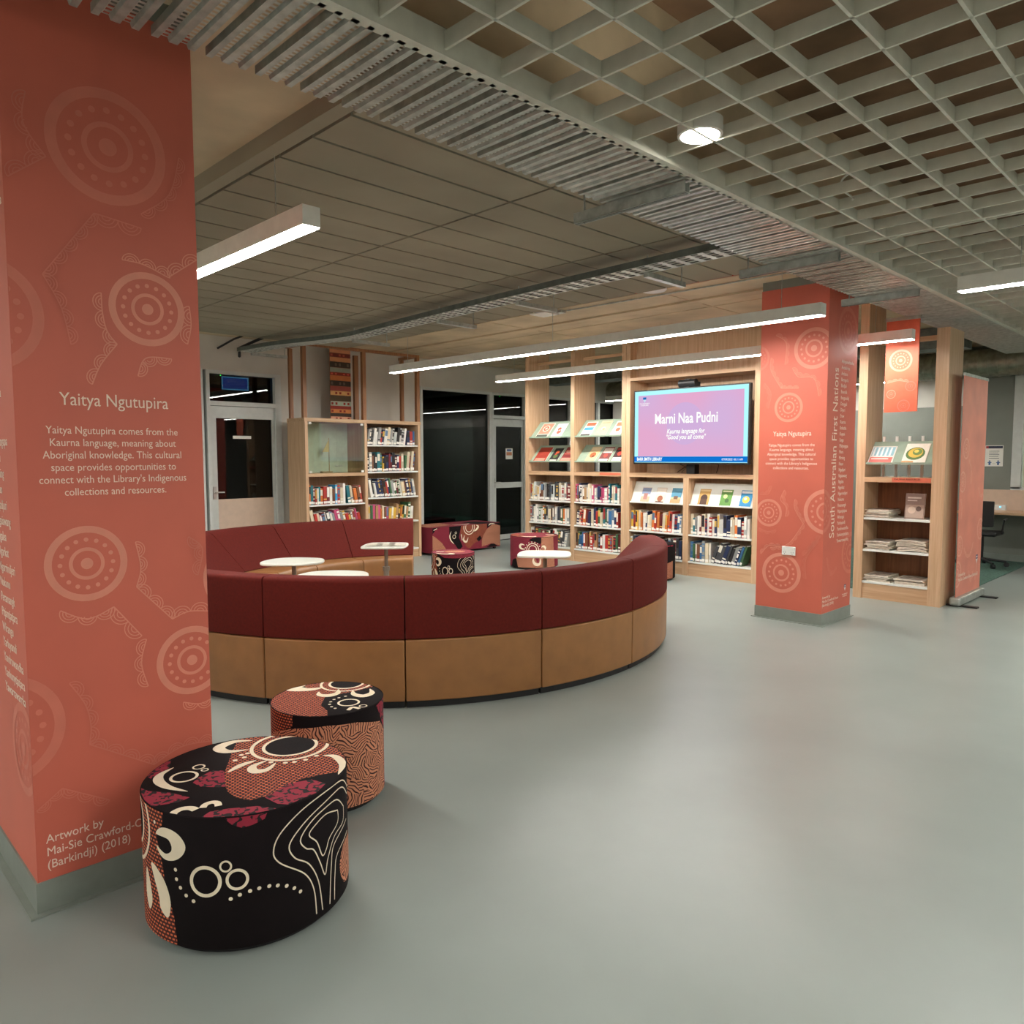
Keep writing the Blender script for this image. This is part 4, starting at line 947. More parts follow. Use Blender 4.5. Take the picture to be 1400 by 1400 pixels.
rows(B3, 2, [(.54, [(.3, 0), (.7, 3)], ['red', 'orange', 'yellow', 'green', 'white', 'navy', 'maroon', 'orange', 'cream', 'blue', 'white'], 'upper', 17), (.19, [(1, 0)], DARK + ['orange', 'tan'], 'lower', 18)])
rows(B4, 3, [(.54, [(1, 0)], ['red', 'white', 'white', 'cream', 'tan', 'white', 'teal', 'maroon', 'orange', 'grey', 'navy', 'silver', 'cream', 'pink'], 'upper', 19), (.19, [(.38, 0), (.62, 19)], ['charcoal', 'navy', 'white', 'grey', 'blue', 'cream', 'green', 'brown', 'black'], 'lower', 20)])
print('BOOKS', cnt)

# ---------------------------------------------------------------- books and a placard shown face out
def cover(name, x, y, z, w_, h, ang, base, shapes, label, cat='book', t=.016, rz=0):
    """shapes: (u0, u1, v0, v1, colour) patches in shares of the cover, or ('d', u, v, r, colour) discs"""
    b = MB(); mats = [fm(base), 'paper_white']
    b.box(-w_ / 2, w_ / 2, 0, t, 0, h, 0); b.box(-w_ / 2 + .003, w_ / 2 + .0004, .002, t - .002, .003, h + .0004, 1)
    for k, s in enumerate(shapes):
        hh = -.0004 - .00012 * k
        mats.append(fm(s[-1])); mi = len(mats) - 1
        if s[0] == 'd':
            n = 18; b.add([(-w_ / 2 + w_ * s[1] + s[3] * w_ * math.cos(2 * math.pi * j / n), hh, h * s[2] + s[3] * w_ * math.sin(2 * math.pi * j / n)) for j in range(n)], [tuple(range(n))], mi)
        else:
            u0, u1, v0, v1 = s[:4]; X = lambda u: -w_ / 2 + w_ * u
            b.quad((X(u0), hh, h * v0), (X(u1), hh, h * v0), (X(u1), hh, h * v1), (X(u0), hh, h * v1), mi)
    o = b.build(name, mats, origin=(0, 0, 0)); o.location = (x, y, z); o.rotation_euler = (-ang, 0, rz)
    tag(o, label, cat); return o
def lines(v0, n, c, u0=.14, u1=.86, step=.05, th_=.022): return [(u0 + .04 * (k % 2), u1 - .07 * (k % 3), v0 - k * step, v0 - k * step + th_, c) for k in range(n)]
cy, cz = SY + .022, .002
zt, zb = 1.8365 + cz, 1.4705 + cz
dx = -(8.26 - .0)
def P(px_): return px_
red, wht_, dk = (178, 66, 50), (236, 232, 222), (34, 30, 30)
cover('display_book', -7.955, cy, zt, .245, .31, th, (232, 222, 208), [(.05, .95, .25, .95, (214, 142, 118)), ('d', .5, .62, .28, (236, 214, 196)), ('d', .5, .62, .2, (196, 96, 74)), ('d', .5, .62, .1, (236, 214, 196)), (.05, .95, .03, .2, (84, 92, 84))], 'cover display with pink ring artwork, left of two on the top tilted ledge, left bay', 'display book')
cover('display_book', -7.66, cy, zt, .2, .29, th, wht_, [('d', .45, .6, .17, (196, 84, 66)), ('d', .55, .38, .2, (206, 96, 76)), ('d', .5, .5, .06, wht_)], 'white cover with red gourd shape, right of two on top ledge, left bay', 'display book')
cover('placard', -8.0, cy, zb, .25, .30, th, red, [(.1, .9, .02, .24, (226, 150, 128)), (.1, .9, .3, .9, (170, 62, 48))], 'terracotta brochure standing in for a sign seen through lower ledge, left bay', 'placard')  # stands in for a red sign seen through the ledge
cover('display_book', -7.72, cy, zb, .17, .28, th, dk, [('d', .5, .7, .2, (196, 92, 44)), ('d', .5, .4, .24, (96, 120, 60)), (.1, .9, .05, .15, (220, 214, 200)), ('d', .4, .55, .1, (210, 60, 50))], 'dark cover with bright animal art, middle of lower ledge, left bay', 'display book')
cover('display_book', -7.475, cy, zb, .21, .30, th, (132, 34, 34), [(.08, .92, .72, .8, (214, 120, 96)), (.08, .92, .5, .56, (206, 108, 88)), (.05, .95, .04, .26, (224, 150, 130))] + lines(.66, 2, (230, 180, 160)), 'deep red cover with banded lines, right end of lower ledge, left bay', 'display book')
cover('display_book', -7.09, cy, zt, .19, .30, th, wht_, [(.06, .94, .72, .94, (200, 96, 62)), (.06, .94, .42, .62, (66, 150, 190)), (.06, .94, .06, .16, dk)] + lines(.66, 1, (40, 60, 100)), 'white, blue and orange cover, first on top ledge of second bay', 'display book')
cover('display_book', -6.82, cy, zt, .19, .31, th, (226, 184, 152), [('d', .5, .5, .2, (236, 206, 180)), ('d', .55, .45, .11, (214, 150, 116))] + lines(.85, 1, (196, 120, 90)), 'peach cover with pale emblem, middle of top ledge, second bay', 'display book')
cover('display_book', -6.545, cy, zt, .18, .29, th, wht_, [(.1, .9, .66, .92, (206, 128, 98)), ('d', .5, .42, .22, (190, 110, 84))] + lines(.2, 2, (90, 70, 60)), 'white cover with rust roundel, right end of top ledge, second bay', 'display book')
cover('display_book', -7.0, cy, zb, .18, .30, th, (214, 186, 140), [('d', .5, .45, .3, (190, 92, 44)), (.05, .95, .75, .95, (228, 208, 170)), ('d', .6, .36, .12, (110, 50, 30))], 'ochre cover with orange figure, first on lower ledge of second bay', 'display book')
cover('display_book', -6.76, cy, zb, .18, .29, th, (120, 60, 56), [(.05, .95, .6, .92, (222, 212, 204)), ('d', .5, .42, .2, (200, 70, 56)), (.05, .95, .04, .2, (220, 206, 200))], 'dusky red and white cover, middle of lower ledge, second bay', 'display book')
cover('display_book', -6.53, cy, zb, .18, .29, th, (60, 30, 34), [('d', .5, .56, .22, (204, 64, 44)), (.05, .95, .05, .3, (228, 214, 206)), (.05, .95, .8, .93, (150, 46, 40))], 'black and red cover, right end of lower ledge, second bay', 'display book')
an = math.radians(24); z4 = .9225; y4 = SY + .022
for x, base, sh, lb in ((-6.03, (206, 200, 196), [(.05, .95, .55, .95, (128, 142, 170)), (.05, .95, .05, .4, (196, 170, 140)), (.3, .7, .2, .6, (170, 120, 110))], 'blue-grey and tan cover, first on white ledge under television'),
                    (-5.79, (214, 200, 184), [(.05, .95, .6, .95, (236, 228, 214)), ('d', .5, .3, .28, (150, 90, 60)), (.1, .9, .02, .12, (90, 60, 50))], 'cream cover with brown figures, second on white ledge under television'),
                    (-5.55, (88, 150, 178), [(.02, .98, .02, .3, (196, 160, 110)), (.02, .98, .3, .42, (220, 190, 140)), (.3, .7, .3, .5, (120, 84, 60))], 'blue sky and sand cover, third on white ledge under television'),
                    (-5.13, (198, 156, 90), [('d', .5, .45, .32, (70, 44, 34)), (.2, .8, .02, .4, (84, 54, 40)), (.05, .95, .86, .95, (226, 196, 140))], 'amber cover with dark portrait, fourth on white ledge under television'),
                    (-4.82, (92, 144, 62), [('d', .4, .6, .18, (196, 210, 140)), ('d', .6, .35, .18, (60, 100, 50)), (.1, .9, .86, .95, (230, 236, 200))], 'leaf green cover, fifth on white ledge under television'),
                    (-4.55, (44, 136, 186), [('d', .5, .45, .3, (236, 194, 70)), ('d', .45, .5, .12, (240, 236, 220)), (.05, .95, .82, .95, (230, 240, 244))], 'bright blue cover with yellow disc, last on white ledge under television')):
    cover('display_book', x, y4, z4, .155, .225, an, base, sh, lb, 'display book')
cover('display_book', -2.995, cy, 1.4655 + cz, .25, .255, th, (228, 226, 220), [(.05, .95, .45, .95, (146, 192, 206))] + [(.08 + k * .17, .16 + k * .17, .45, .93, (226, 236, 238)) for k in range(5)] + [(.04, .96, .03, .36, (206, 110, 100)), (.1, .8, .24, .3, (240, 220, 214))], 'pale blue and coral book facing out, left on tilted ledge above newspapers', 'display book')
o = cover('display_book', -2.665, cy, 1.4655 + cz, .23, .29, th, (240, 238, 226), [('d', .48, .5, .40, (92, 128, 76)), ('d', .48, .54, .31, (226, 196, 90)), ('d', .55, .58, .2, (120, 150, 84)), ('d', .5, .62, .1, (240, 220, 110)), (.0, .5, .02, .14, (216, 170, 120))], 'white cover with green and yellow snake ring, right on ledge above newspapers', 'display book')
cover('display_book', -2.655, SY + .1, .8862, .19, .27, math.radians(9), (140, 120, 110), [(.05, .95, .05, .55, (176, 156, 142)), ('d', .35, .35, .2, (206, 186, 168)), ('d', .7, .4, .14, (96, 78, 70)), (.1, .8, .8, .86, (206, 196, 186)), (.1, .6, .7, .74, (206, 196, 186))], 'sepia photograph book standing upright beside newspapers on the top newspaper shelf', 'display book')

# ---------------------------------------------------------------- newspapers
def newspaper(x, y, z, w_, d_, t, rz, lift, label, group, dark):
    b = MB(); n = 8; g = random.Random(int(x * 977 + z * 7919)); vs = []
    for i in range(n + 1):
        u = i / n; zc = lift * math.sin(math.pi * u) + .0015 * g.uniform(-1, 1)
        for yv in (-d_ / 2, d_ / 2):
            for h in (0, t): vs.append((w_ * (u - .5), yv, zc + h))
    fs = []; mi = []
    for i in range(n):
        a, q = i * 4, (i + 1) * 4
        fs += [(a, a + 2, q + 2, q), (a + 1, q + 1, q + 3, a + 3), (a, q, q + 1, a + 1), (a + 2, a + 3, q + 3, q + 2)]
    fs += [(0, 1, 3, 2), (n * 4, n * 4 + 2, n * 4 + 3, n * 4 + 1)]
    b.add(vs, fs, 0)
    for k, f in enumerate(fs):
        if k % 4 == 1 and k < 4 * n and dark and (k // 4) not in (0, n - 1): b.mi[k] = 1
    o = b.build('newspaper', ['paper', 'news_dark'], origin=(0, 0, 0), smooth=50); o.location = (x, y, z); o.rotation_euler.z = rz
    tag(o, label, 'newspaper', group)
g = random.Random(3)
shn = {0: 'top', 1: 'middle', 2: 'bottom'}
for si, z, piles in ((0, .885, ((-3.0, 6, 'left', .0),)), (1, .54, ((-2.985, 6, 'left', .004), (-2.655, 8, 'right', .012))), (2, .19, ((-2.99, 5, 'left', .0), (-2.66, 4, 'right', .002)))):
    for x, n, sd, lf in piles:
        zz_ = z + .001
        for k in range(n):
            t = g.uniform(.008, .013)
            newspaper(x + g.uniform(-.012, .012), SY + .2 + g.uniform(-.02, .02), zz_, .29 if sd == 'right' else .25, .33, t, R(g.uniform(-3, 3)), lf * (1 + .0 * k) if True else 0,
                      'folded newspaper, %s from bottom of the %spile on the %s newspaper shelf' % (ORD[k], '' if si == 0 else sd + ' ', shn[si]), 'newspapers on the %s shelf' % shn[si], k % 2 == 1 or k == n - 1)
            zz_ += t + .0036

# ================================================================ LAMPS AND CEILING FITTINGS
def pendant(x0, x1, y, z, label, wires=True):
    t = empty('pendant_light', ((x0 + x1) / 2, y, z), label, 'pendant light', 'linear pendant lights')
    b = MB(); b.box(x0, x1, y - .048, y - .044, z, z + .095); b.box(x0, x1, y + .044, y + .048, z, z + .095); b.box(x0, x1, y - .044, y + .044, z + .02, z + .095)
    b.box(x0, x0 + .004, y - .044, y + .044, z, z + .02); b.box(x1 - .004, x1, y - .044, y + .044, z, z + .02); b.build('housing', 'lamp_body', t)
    b = MB(); b.box(x0 + .005, x1 - .005, y - .0435, y + .0435, z - .004, z + .019); b.build('diffuser', 'lamp', t)
    top = SLAB if x1 < -2.3 else EZ
    n = max(2, round((x1 - x0) / 2.2))
    for k in range(n):
        x = x0 + .35 + (x1 - x0 - .7) * k / (n - 1)
        MB().tube([(x, y, z + .095), (x, y, SLAB + .01 if x < -2.4 else EZ + .02)], .0025, 6).build('suspension_wire', 'galv', t)
    return t
pendant(-9.4, -3.33, 1.94, 2.66, 'linear pendant light with visible square end, emerging from behind the left pillar')
pendant(-8.35, -2.58, 6.02, 2.66, 'long linear pendant light crossing above the sofa in front of the right pillar')
pendant(-8.25, -2.50, 7.87, 2.66, 'long linear pendant light just in front of the shelves, passing behind the right pillar')
pendant(-1.58, 4.2, 5.85, 2.66, 'linear pendant light hung under the lattice ceiling at the right edge')
pendant(-9.6, -3.8, 12.2, 2.66, 'distant linear pendant light behind the hanging banner')
pendant(-.6, 5.2, 1.94, 2.66, 'linear pendant light above and right of camera, outside the picture')
pendant(-8.7, -2.63, -2.1, 2.66, 'linear pendant light behind the left pillar, outside the picture')
pendant(-1.5, 4.3, -2.1, 2.66, 'linear pendant light behind the camera, outside the picture')
pendant(-1.0, 5.2, 9.9, 2.66, 'linear pendant light over the right aisle, outside the picture')
pendant(-2.9, 5, 14.6, 2.6, 'linear pendant light in the room behind the far window')
def downlight(x, y, label):
    t = empty('downlight', (x, y, 2.93), label, 'downlight', 'round downlights in the lattice ceiling')
    b = MB(); b.lathe([(.085, 2.955), (.098, 2.958), (.098, 3.02), (.085, 3.02)], (x, y), 32); b.build('trim_ring', 'white_plastic', t, smooth=40)
    b = MB(); b.lathe([(0, 2.953), (.07, 2.954), (.085, 2.958), (.085, 2.98), (0, 2.98)], (x, y), 32); b.build('lens', 'down', t, smooth=40)
downlight(-1.86, 3.01, 'glowing round downlight at the edge of the lattice ceiling')
for x, y in ((.9, 3.3), (.9, .6), (.9, 7.4), (3.4, 3.3), (3.4, 7.4), (-1.3, -1.2)): downlight(x, y, 'added round downlight in the lattice ceiling, outside the picture')  # unseen, added to carry on the downlight grid and light the floor
# cable tray
ct = empty('cable_tray', (-6, 5.0, 2.96), 'perforated grey cable tray on threaded rods, running below the board ceiling', 'cable tray')
path = smooth_line([(-2.3, 4.9), (-4.9, 4.98), (-7.1, 5.12), (-7.75, 5.16), (-8.3, 5.06), (-9.1, 4.86), (-9.85, 4.80)], 6)
def offs(d):
    out = []
    for i, p in enumerate(path):
        t = (path[min(i + 1, len(path) - 1)] - path[max(i - 1, 0)]).normalized(); out.append(p + Vector((t.y, -t.x)) * d)
    return out
for sd in (0, 1):
    A_ = offs(-.22 * sd); B_ = offs(-.22 * sd - .004); m = MB()
    for i in range(len(A_) - 1):
        a, b_, c_, d_ = A_[i], A_[i + 1], B_[i + 1], B_[i]
        m.add([(a.x, a.y, 2.955), (b_.x, b_.y, 2.955), (c_.x, c_.y, 2.955), (d_.x, d_.y, 2.955), (a.x, a.y, 3.005), (b_.x, b_.y, 3.005), (c_.x, c_.y, 3.005), (d_.x, d_.y, 3.005)],
              [(0, 1, 5, 4), (2, 3, 7, 6), (4, 5, 6, 7), (1, 0, 3, 2)])
    x = 0; tot = 0
    for a, b_ in zip(A_, A_[1:]):
        n = max(1, int((b_ - a).length / .09))
        for k in range(n):
            q = a.lerp(b_, (k + .5) / n); e = (b_ - a).normalized(); nn = Vector((e.y, -e.x)) * .0012 if not sd else Vector((-e.y, e.x)) * .0012
            m.add([(q.x - e.x * .012 + nn.x, q.y - e.y * .012 + nn.y, 2.977), (q.x + e.x * .012 + nn.x, q.y + e.y * .012 + nn.y, 2.977), (q.x + e.x * .012 + nn.x, q.y + e.y * .012 + nn.y, 2.986), (q.x - e.x * .012 + nn.x, q.y - e.y * .012 + nn.y, 2.986)], [(0, 1, 2, 3)], 1)
    m.build('side_rail', ['galv_dark', 'gap'], ct)
m = MB()
for d in (0, .055, .11, .165, .215):
    q = offs(-d); m.tube([(p.x, p.y, 2.958) for p in q], .006, 5)
for a, b_ in zip(offs(0), offs(-.22)): pass
A_, B_ = offs(0), offs(-.22)
for i in range(len(A_) - 1):
    n = max(1, int((A_[i + 1] - A_[i]).length / .1))
    for k in range(n):
        p, q = A_[i].lerp(A_[i + 1], k / n), B_[i].lerp(B_[i + 1], k / n); e = (A_[i + 1] - A_[i]).normalized() * .022
        m.add([(p.x - e.x, p.y - e.y, 2.954), (p.x + e.x, p.y + e.y, 2.954), (q.x + e.x, q.y + e.y, 2.954), (q.x - e.x, q.y - e.y, 2.954)], [(0, 1, 2, 3)])
m.build('tray_floor', 'tray_mesh', ct)
m = MB(); g = random.Random(5)
for k in range(4): m.tube([(p.x, p.y + .01 * math.sin(i + k), 2.972 + .01 * (k % 2)) for i, p in enumerate(offs(-.05 - .04 * k))], .007, 6)
m.build('cable', 'black', ct)
for x in (-3.45, -4.85, -6.3, -7.8, -9.75):
    pa = min(path, key=lambda p: abs(p.x - x)); br = MB(); br.box(pa.x - .022, pa.x + .022, pa.y - .06, pa.y + .46, 2.915, 2.952); br.build('bracket', 'galv', ct)
    for yv in (pa.y - .04, pa.y + .43): MB().tube([(pa.x, yv, 2.93), (pa.x, yv, 3.12)], .005, 6).build('threaded_rod', 'galv', ct)
# steel support channels below the perforated ceiling
for y, lb in ((3.37, 'grey steel channel under the perforated ceiling, nearest the camera of three'), (5.25, 'grey steel channel under the perforated ceiling, above the television light'), (6.87, 'grey steel channel under the perforated ceiling, beside the right pillar top')):
    x0 = -2.88 if y < 6 else -2.78
    t = empty('support_channel', (-2.5, y, 2.88), lb, 'steel channel', 'steel channels under the perforated ceiling')
    b = MB(); b.box(x0, -2.15, y - .022, y - .018, 2.87, 2.925); b.box(x0, -2.15, y + .018, y + .022, 2.87, 2.925); b.box(x0, -2.15, y - .022, y + .022, 2.868, 2.872); b.box(x0, -2.15, y - .012, y + .012, 2.8655, 2.868, 1); b.build('channel', ['galv', 'galv_dark'], t)
    MB().tube([(x0 + .06, y, 2.86), (x0 + .06, y, SLAB - .03 if y > 6 else 3.085)], .006, 6).build('threaded_rod', 'galv', t)
# small ceiling things
b = MB(); b.prism([(-5.95, 6.17), (-5.72, 6.17), (-5.72, 6.40), (-5.95, 6.40)], SLAB - .045, SLAB + .002); b.box(-5.84, -5.82, 6.165, 6.168, SLAB - .03, SLAB - .02, 1)
tag(b.build('wireless_access_point', ['white_plastic', 'led_blue'], bevel=0), 'white square wireless access point with blue light on the concrete ceiling', 'access point')
b = MB(); b.lathe([(0, SLAB - .07), (.11, SLAB - .068), (.125, SLAB - .055), (.13, SLAB - .0), (0, SLAB)], (-4.22, 6.06), 36)
tag(b.build('ceiling_speaker', 'white_plastic', smooth=40), 'round white speaker on the ceiling beside the red pipe', 'speaker')
b = MB(); b.tube([(-5.2, 6.12, SLAB - .02), (-4.6, 6.18, SLAB - .02), (-2.75, 6.2, SLAB - .02)], .011, 8)
tag(b.build('fire_pipe', 'red_pipe', smooth=50), 'thin red pipe running along the concrete ceiling beside the round speaker', 'pipe')
b = MB(); b.tube([(-5.6, 6.4, SLAB - .015), (-4.4, 6.46, SLAB - .015), (-2.7, 6.5, SLAB - .015)], .008, 6); b.box(-5.75, -5.65, 6.36, 6.44, SLAB - .03, SLAB)
tag(b.build('ceiling_conduit', 'galv'), 'thin grey conduit along the concrete ceiling behind the red pipe', 'conduit')
b = MB(); b.tube([(-10.03, 4.7, 2.92), (-9.85, 4.62, 3.005), (-9.62, 4.7, 3.07), (-9.42, 4.85, 3.16)], .02, 8); b.tube([(-10.03, 4.4, 3.0), (-9.75, 4.5, 3.1), (-9.45, 4.6, 3.16)], .014, 8)
tag(b.build('cable_bundle', 'black', smooth=50), 'dark cable bundle rising from the tray end at the far left wall', 'cable')
# things in the void above the lattice
g = random.Random(11)
for x, y, lb in ((-1.35, 6.1, 'crumpled silver flexible duct in the void above the lattice, nearer piece'), (-.6, 5.5, 'crumpled silver flexible duct in the void above the lattice, right piece')):
    b = MB(); pts = [(x + k * .06, y + .05 * math.sin(k), 3.12 + .02 * math.cos(k * 1.7)) for k in range(14)]
    b.tube(pts, [.06 + .014 * (k % 2) for k in range(14)], 12); tag(b.build('flexible_duct', 'foil', smooth=20), lb, 'duct')
b = MB(); b.tube([(-1.75 + .03 * math.cos(k * .5), 4.35 + .05 * math.sin(k * .5), 2.96 + .012 * k) for k in range(16)], .006, 5)
tag(b.build('data_cable_loop', 'white_plastic', smooth=60), 'white cable loop hanging in a lattice cell', 'cable')
b = MB(); b.tube([(-9.8, 12.62, 2.88), (7, 12.62, 2.88)], .2, 20)
k = -9.7
while k < 6.9: b.tube([(k, 12.62, 2.88), (k + .02, 12.62, 2.88)], .208, 20); k += .12
tag(b.build('round_air_duct', 'duct', smooth=40), 'long ribbed round air duct under the ceiling beyond the newspaper shelves', 'duct')
for x in (-3, 0, 3): pass
b = MB(); b.box(-9.9, -2.8, 10.6, 11.0, 2.9, 3.16); tag(b.build('rectangular_air_duct', 'galv_dark'), 'dark rectangular air duct in front of the round ribbed duct', 'duct')
# hanging banner
hb = empty('hanging_banner', (-2.67, 8.16, 1.99), 'short terracotta banner hung from the ceiling beside the newspaper shelves', 'banner')
hx0, hx1, hy = -2.845, -2.535, 8.15
b = MB(); b.box(hx0, hx1, hy, hy + .02, 1.99, 2.90); b.build('panel', fm((214, 104, 76)), hb)
A = Art(); A.target((-2.70, 2.50), .11, 'art'); A.target((-2.78, 2.17), .045, 'art'); A.target((-2.6, 2.24), .05, 'art_faint'); A.target((-2.66, 2.05), .06, 'art_faint')
A.scallops([(-2.82, 2.28), (-2.72, 2.3), (-2.62, 2.28)], 'art', .05); A.scallops([(-2.83, 2.64), (-2.78, 2.68), (-2.74, 2.66)], 'art_faint', .05)
b = MB(); A.place(b, face_map((0, hy, 0), (1, 0, 0), (0, -1, 0)), ART, (hx0, hx1, 1.99, 2.9)); b.build('artwork_print', ART, hb)
b = MB(); b.box(hx0 - .01, hx1 + .01, hy - .004, hy + .024, 2.895, 2.93); b.build('top_rail', 'galv', hb)
# pull-up banner
rb = empty('pull_up_banner', (-2.22, 9.1, 0), 'tall pale terracotta pull-up banner standing at the end of the newspaper shelves', 'banner')
b = MB(); b.box(-2.258, -2.252, 8.64, 9.52, .09, 2.36); b.build('panel', 'banner_pink', rb)
A = Art()
for cc, r in (((8.72, 1.28), .11), ((8.7, .62), .11), ((8.66, .33), .14), ((9.45, .75), .12), ((8.8, 1.62), .11)): A.target(cc, r, 'letter')
for p_ in ([(8.66, 1.1), (8.72, 1.02), (8.7, .9)], [(8.85, .58), (8.98, .48), (9.12, .5), (9.2, .62)], [(9.05, .32), (9.15, .2), (9.25, .3)], [(9.32, .2), (9.38, .35), (9.35, .5)], [(8.9, 1.5), (9.0, 1.4), (9.0, 1.25)], [(9.3, 1.2), (9.4, 1.1), (9.5, 1.12)]): A.scallops(p_, 'letter', .07, lw=.006)
b = MB(); A.place(b, face_map((-2.252, 0, 0), (0, 1, 0), (1, 0, 0)), ART + ['letter'], (8.641, 9.519, .1, 2.35)); b.build('artwork_print', ART[:2] + [fm((232, 166, 146))], rb)
text('lettering', 'Artwork by\nMai-Sie Crawford-Owen (Barkindji)', .05, (-2.2505, 8.70, .3), (0, 1, 0), (0, 0, 1), 'letter', rb, 'LEFT'); small_logo(rb, (-2.2515, 9.36, .42), (0, 1, 0), (0, 0, 1), .09)
b = MB(); b.box(-2.31, -2.20, 8.62, 9.54, .012, .095); b.build('cassette', 'galv', rb, bevel=.02)
for y in (8.66, 9.42): box('foot', (-2.345, -2.06, y, y + .07, 0, .014), 'black', rb)
b = MB(); b.box(-2.262, -2.248, 8.63, 9.53, 2.355, 2.385); b.build('top_bar', 'galv', rb)
MB().tube([(-2.275, 9.08, .09), (-2.275, 9.08, 2.37)], .01, 8).build('support_pole', 'galv', rb)
# wall outlet on the pillar
po = empty('power_outlet', (-3.167, 6.772, .626), 'white double power outlet on the face of the right pillar', 'power outlet')
b = MB(); b.box(-3.232, -3.102, 6.764, 6.7745, .626, .706); b.build('plate', 'white_plastic', po, bevel=.003)
for x in (-3.205, -3.13):
    b = MB(); b.box(x - .012, x + .012, 6.761, 6.764, .678, .696); b.build('switch', 'white_plastic', po)
    b = MB()
    for dx_, dz_, w1 in ((-.009, .652, .003), (.009, .652, .003), (0, .637, .003)): b.box(x + dx_ - w1 / 2, x + dx_ + w1 / 2, 6.7632, 6.764, dz_ - .005, dz_ + .005)
    b.build('socket_slot', 'black', po)
# ---------------------------------------------------------------- far right study corner
dk_ = empty('study_desk', (-1.4, 12.62, 0), 'long pale study desk along the far grey wall, behind the pull-up banner', 'desk')
b = MB(); b.box(-3.25, 3, 12.3, 12.92, .72, .75); b.build('desktop', 'oak_x', dk_)
b = MB(); b.box(-3.25, 3, 12.87, 12.92, .75, 1.05); b.build('back_screen', 'beige', dk_)
for x in (-3.2, -1.4, .4, 2.6): box('leg', (x, x + .05, 12.4, 12.85, 0, .72), 'white_frame', dk_)
b = MB(); b.box(-3.05, -2.74, 12.82, 12.87, .752, .83); b.box(-2.82, -2.8, 12.818, 12.82, .79, .81, 1); tag(b.build('power_block', ['white_plastic', 'led_blue']), 'white power block on the far study desk with a blue light', 'power block')
ch = empty('office_chair', (-2.86, 12.1, 0), 'black swivel chair on castors at the far study desk, behind the banner', 'chair')
b = MB(); b.box(-3.09, -2.63, 11.86, 12.32, .44, .50); b.build('seat', 'black', ch, bevel=.03)
b = MB(); b.box(-3.06, -2.66, 11.80, 11.84, .58, .93); b.box(-2.88, -2.84, 11.81, 11.83, .44, .6); b.build('backrest', 'black', ch, bevel=.012)
for s_ in (-.24, .24):
    b = MB(); b.tube([(-2.86 + s_, 12.1, .47), (-2.86 + s_ * 1.1, 12.08, .66), (-2.86 + s_ * 1.1, 12.22, .67)], .014, 8); b.build('armrest', 'black', ch, smooth=50)
MB().tube([(-2.86, 12.1, .1), (-2.86, 12.1, .44)], .028, 12).build('gas_lift', 'black', ch, smooth=50)
for k in range(5):
    a = 2 * math.pi * k / 5 + .4; ex_, ey_ = -2.86 + .31 * math.cos(a), 12.1 + .31 * math.sin(a)
    l = MB().tube([(-2.86, 12.1, .11), (ex_, ey_, .075)], [.022, .014], 8).build('leg', 'black', ch, smooth=50)
    MB().tube([(ex_ - .02 * math.sin(a), ey_ + .02 * math.cos(a), .035), (ex_ + .02 * math.sin(a), ey_ - .02 * math.cos(a), .035)], .033, 14).build('castor', 'black', l, smooth=50)
b = MB(); nx = -3.06; b.box(nx, nx + .23, 12.944, 12.95, 1.39, 1.70, 0); b.box(nx + .008, nx + .222, 12.943, 12.944, 1.655, 1.69, 1); b.box(nx + .008, nx + .04, 12.9425, 12.943, 1.655, 1.69, 2)
for k in range(5): b.box(nx + .05, nx + .18 - .01 * (k % 2), 12.943, 12.944, 1.61 - k * .026, 1.618 - k * .026, 3)
for x in (nx + .06, nx + .17):
    b.box(x - .012, x + .012, 12.943, 12.944, 1.41, 1.455, 4); b.box(x - .025, x + .025, 12.9432, 12.944, 1.44, 1.452, 4)
    b.add([(x + .011 * math.cos(2 * math.pi * j / 12), 12.943, 1.468 + .011 * math.sin(2 * math.pi * j / 12)) for j in range(12)], [tuple(range(12))], 4)
b.box(nx + .095, nx + .135, 12.943, 12.944, 1.428, 1.431, 3)
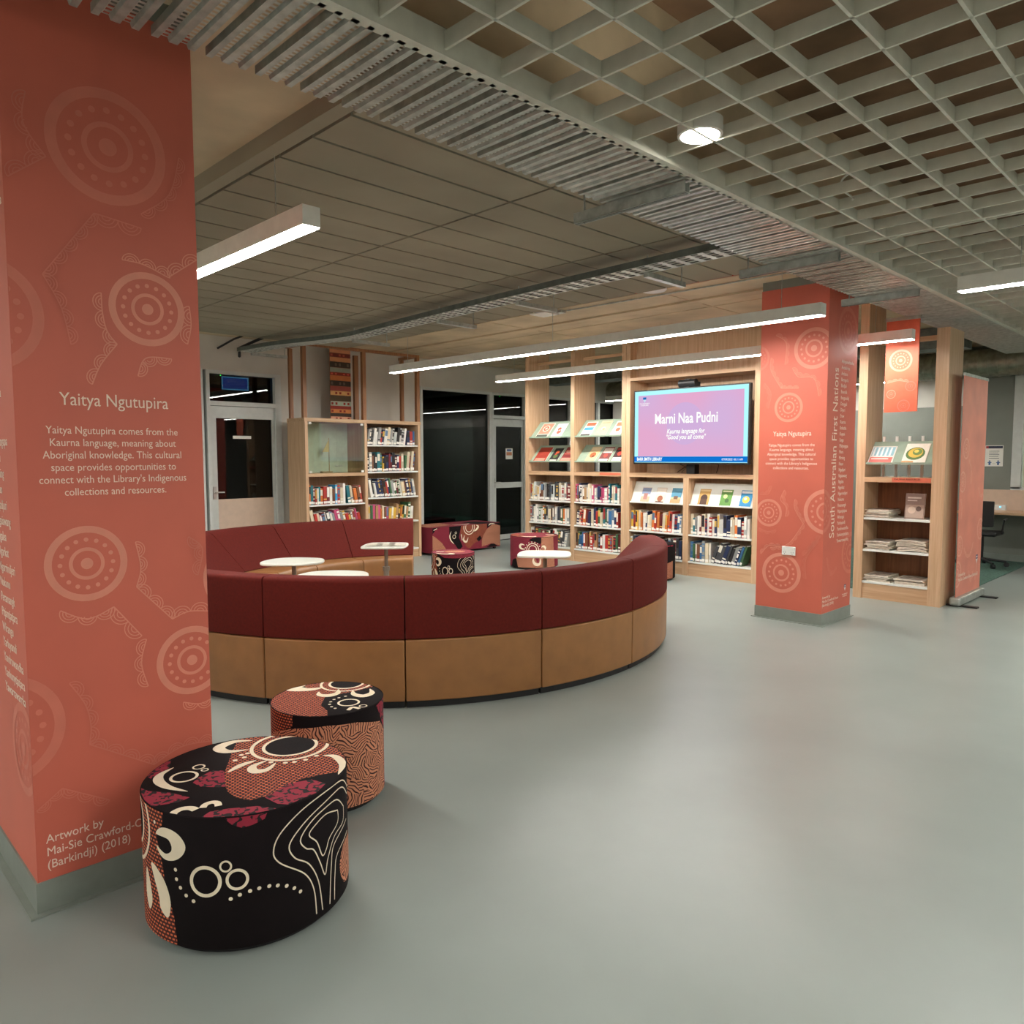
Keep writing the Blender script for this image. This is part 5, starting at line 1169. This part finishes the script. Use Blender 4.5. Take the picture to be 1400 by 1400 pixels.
tag(b.build('wall_notice', ['paper_white', fm((40, 44, 70)), fm((170, 50, 60)), fm((110, 112, 116)), fm((58, 96, 150))]), 'white distancing notice with two blue figures on the grey far wall', 'notice')
# ---------------------------------------------------------------- dim office behind the glass
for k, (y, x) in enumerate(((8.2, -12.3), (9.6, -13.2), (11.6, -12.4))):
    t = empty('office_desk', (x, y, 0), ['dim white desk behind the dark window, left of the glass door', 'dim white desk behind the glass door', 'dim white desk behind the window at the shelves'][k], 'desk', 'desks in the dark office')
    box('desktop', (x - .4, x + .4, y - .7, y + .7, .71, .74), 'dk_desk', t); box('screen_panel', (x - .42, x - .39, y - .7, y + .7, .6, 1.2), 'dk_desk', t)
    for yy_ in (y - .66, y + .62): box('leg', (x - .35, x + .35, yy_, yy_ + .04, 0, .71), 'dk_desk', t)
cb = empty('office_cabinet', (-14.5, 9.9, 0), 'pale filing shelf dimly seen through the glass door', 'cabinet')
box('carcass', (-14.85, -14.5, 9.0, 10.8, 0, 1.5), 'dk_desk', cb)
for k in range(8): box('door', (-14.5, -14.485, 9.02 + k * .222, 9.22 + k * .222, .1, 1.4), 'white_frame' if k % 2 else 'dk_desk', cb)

for y0, y1, z0, z1, lb in ((4.645, 5.05, 2.495, 2.69, 'blue glowing panel added behind the transom of the left door'), (10.4, 10.8, 2.485, 2.68, 'blue glowing panel added behind the transom of the glass door by the shelves')):
    t = empty('blue_glow_panel', (-10.5, (y0 + y1) / 2, z0), lb, 'screen', 'added blue panels in the dark office')  # added glowing panel on a pole, for the blue rectangle in the transom glass
    b = MB(); b.box(-10.54, -10.505, y0, y1, z0, z1); b.build('casing', 'black', t)
    b = MB(); b.box(-10.504, -10.5, y0 + .006, y1 - .006, z0 + .006, z1 - .006, 0); b.box(-10.5, -10.499, y0 + .02, y1 - .02, z0 + .02, z1 - .02, 1); b.build('screen', [emit('panel_edge_glow', (120, 200, 255), 1.2), emit('panel_field_glow', (36, 84, 190), .9)], t)
    MB().tube([(-10.52, (y0 + y1) / 2, z1), (-10.52, (y0 + y1) / 2, SLAB + .005)], .012, 8).build('drop_pole', 'black', t)
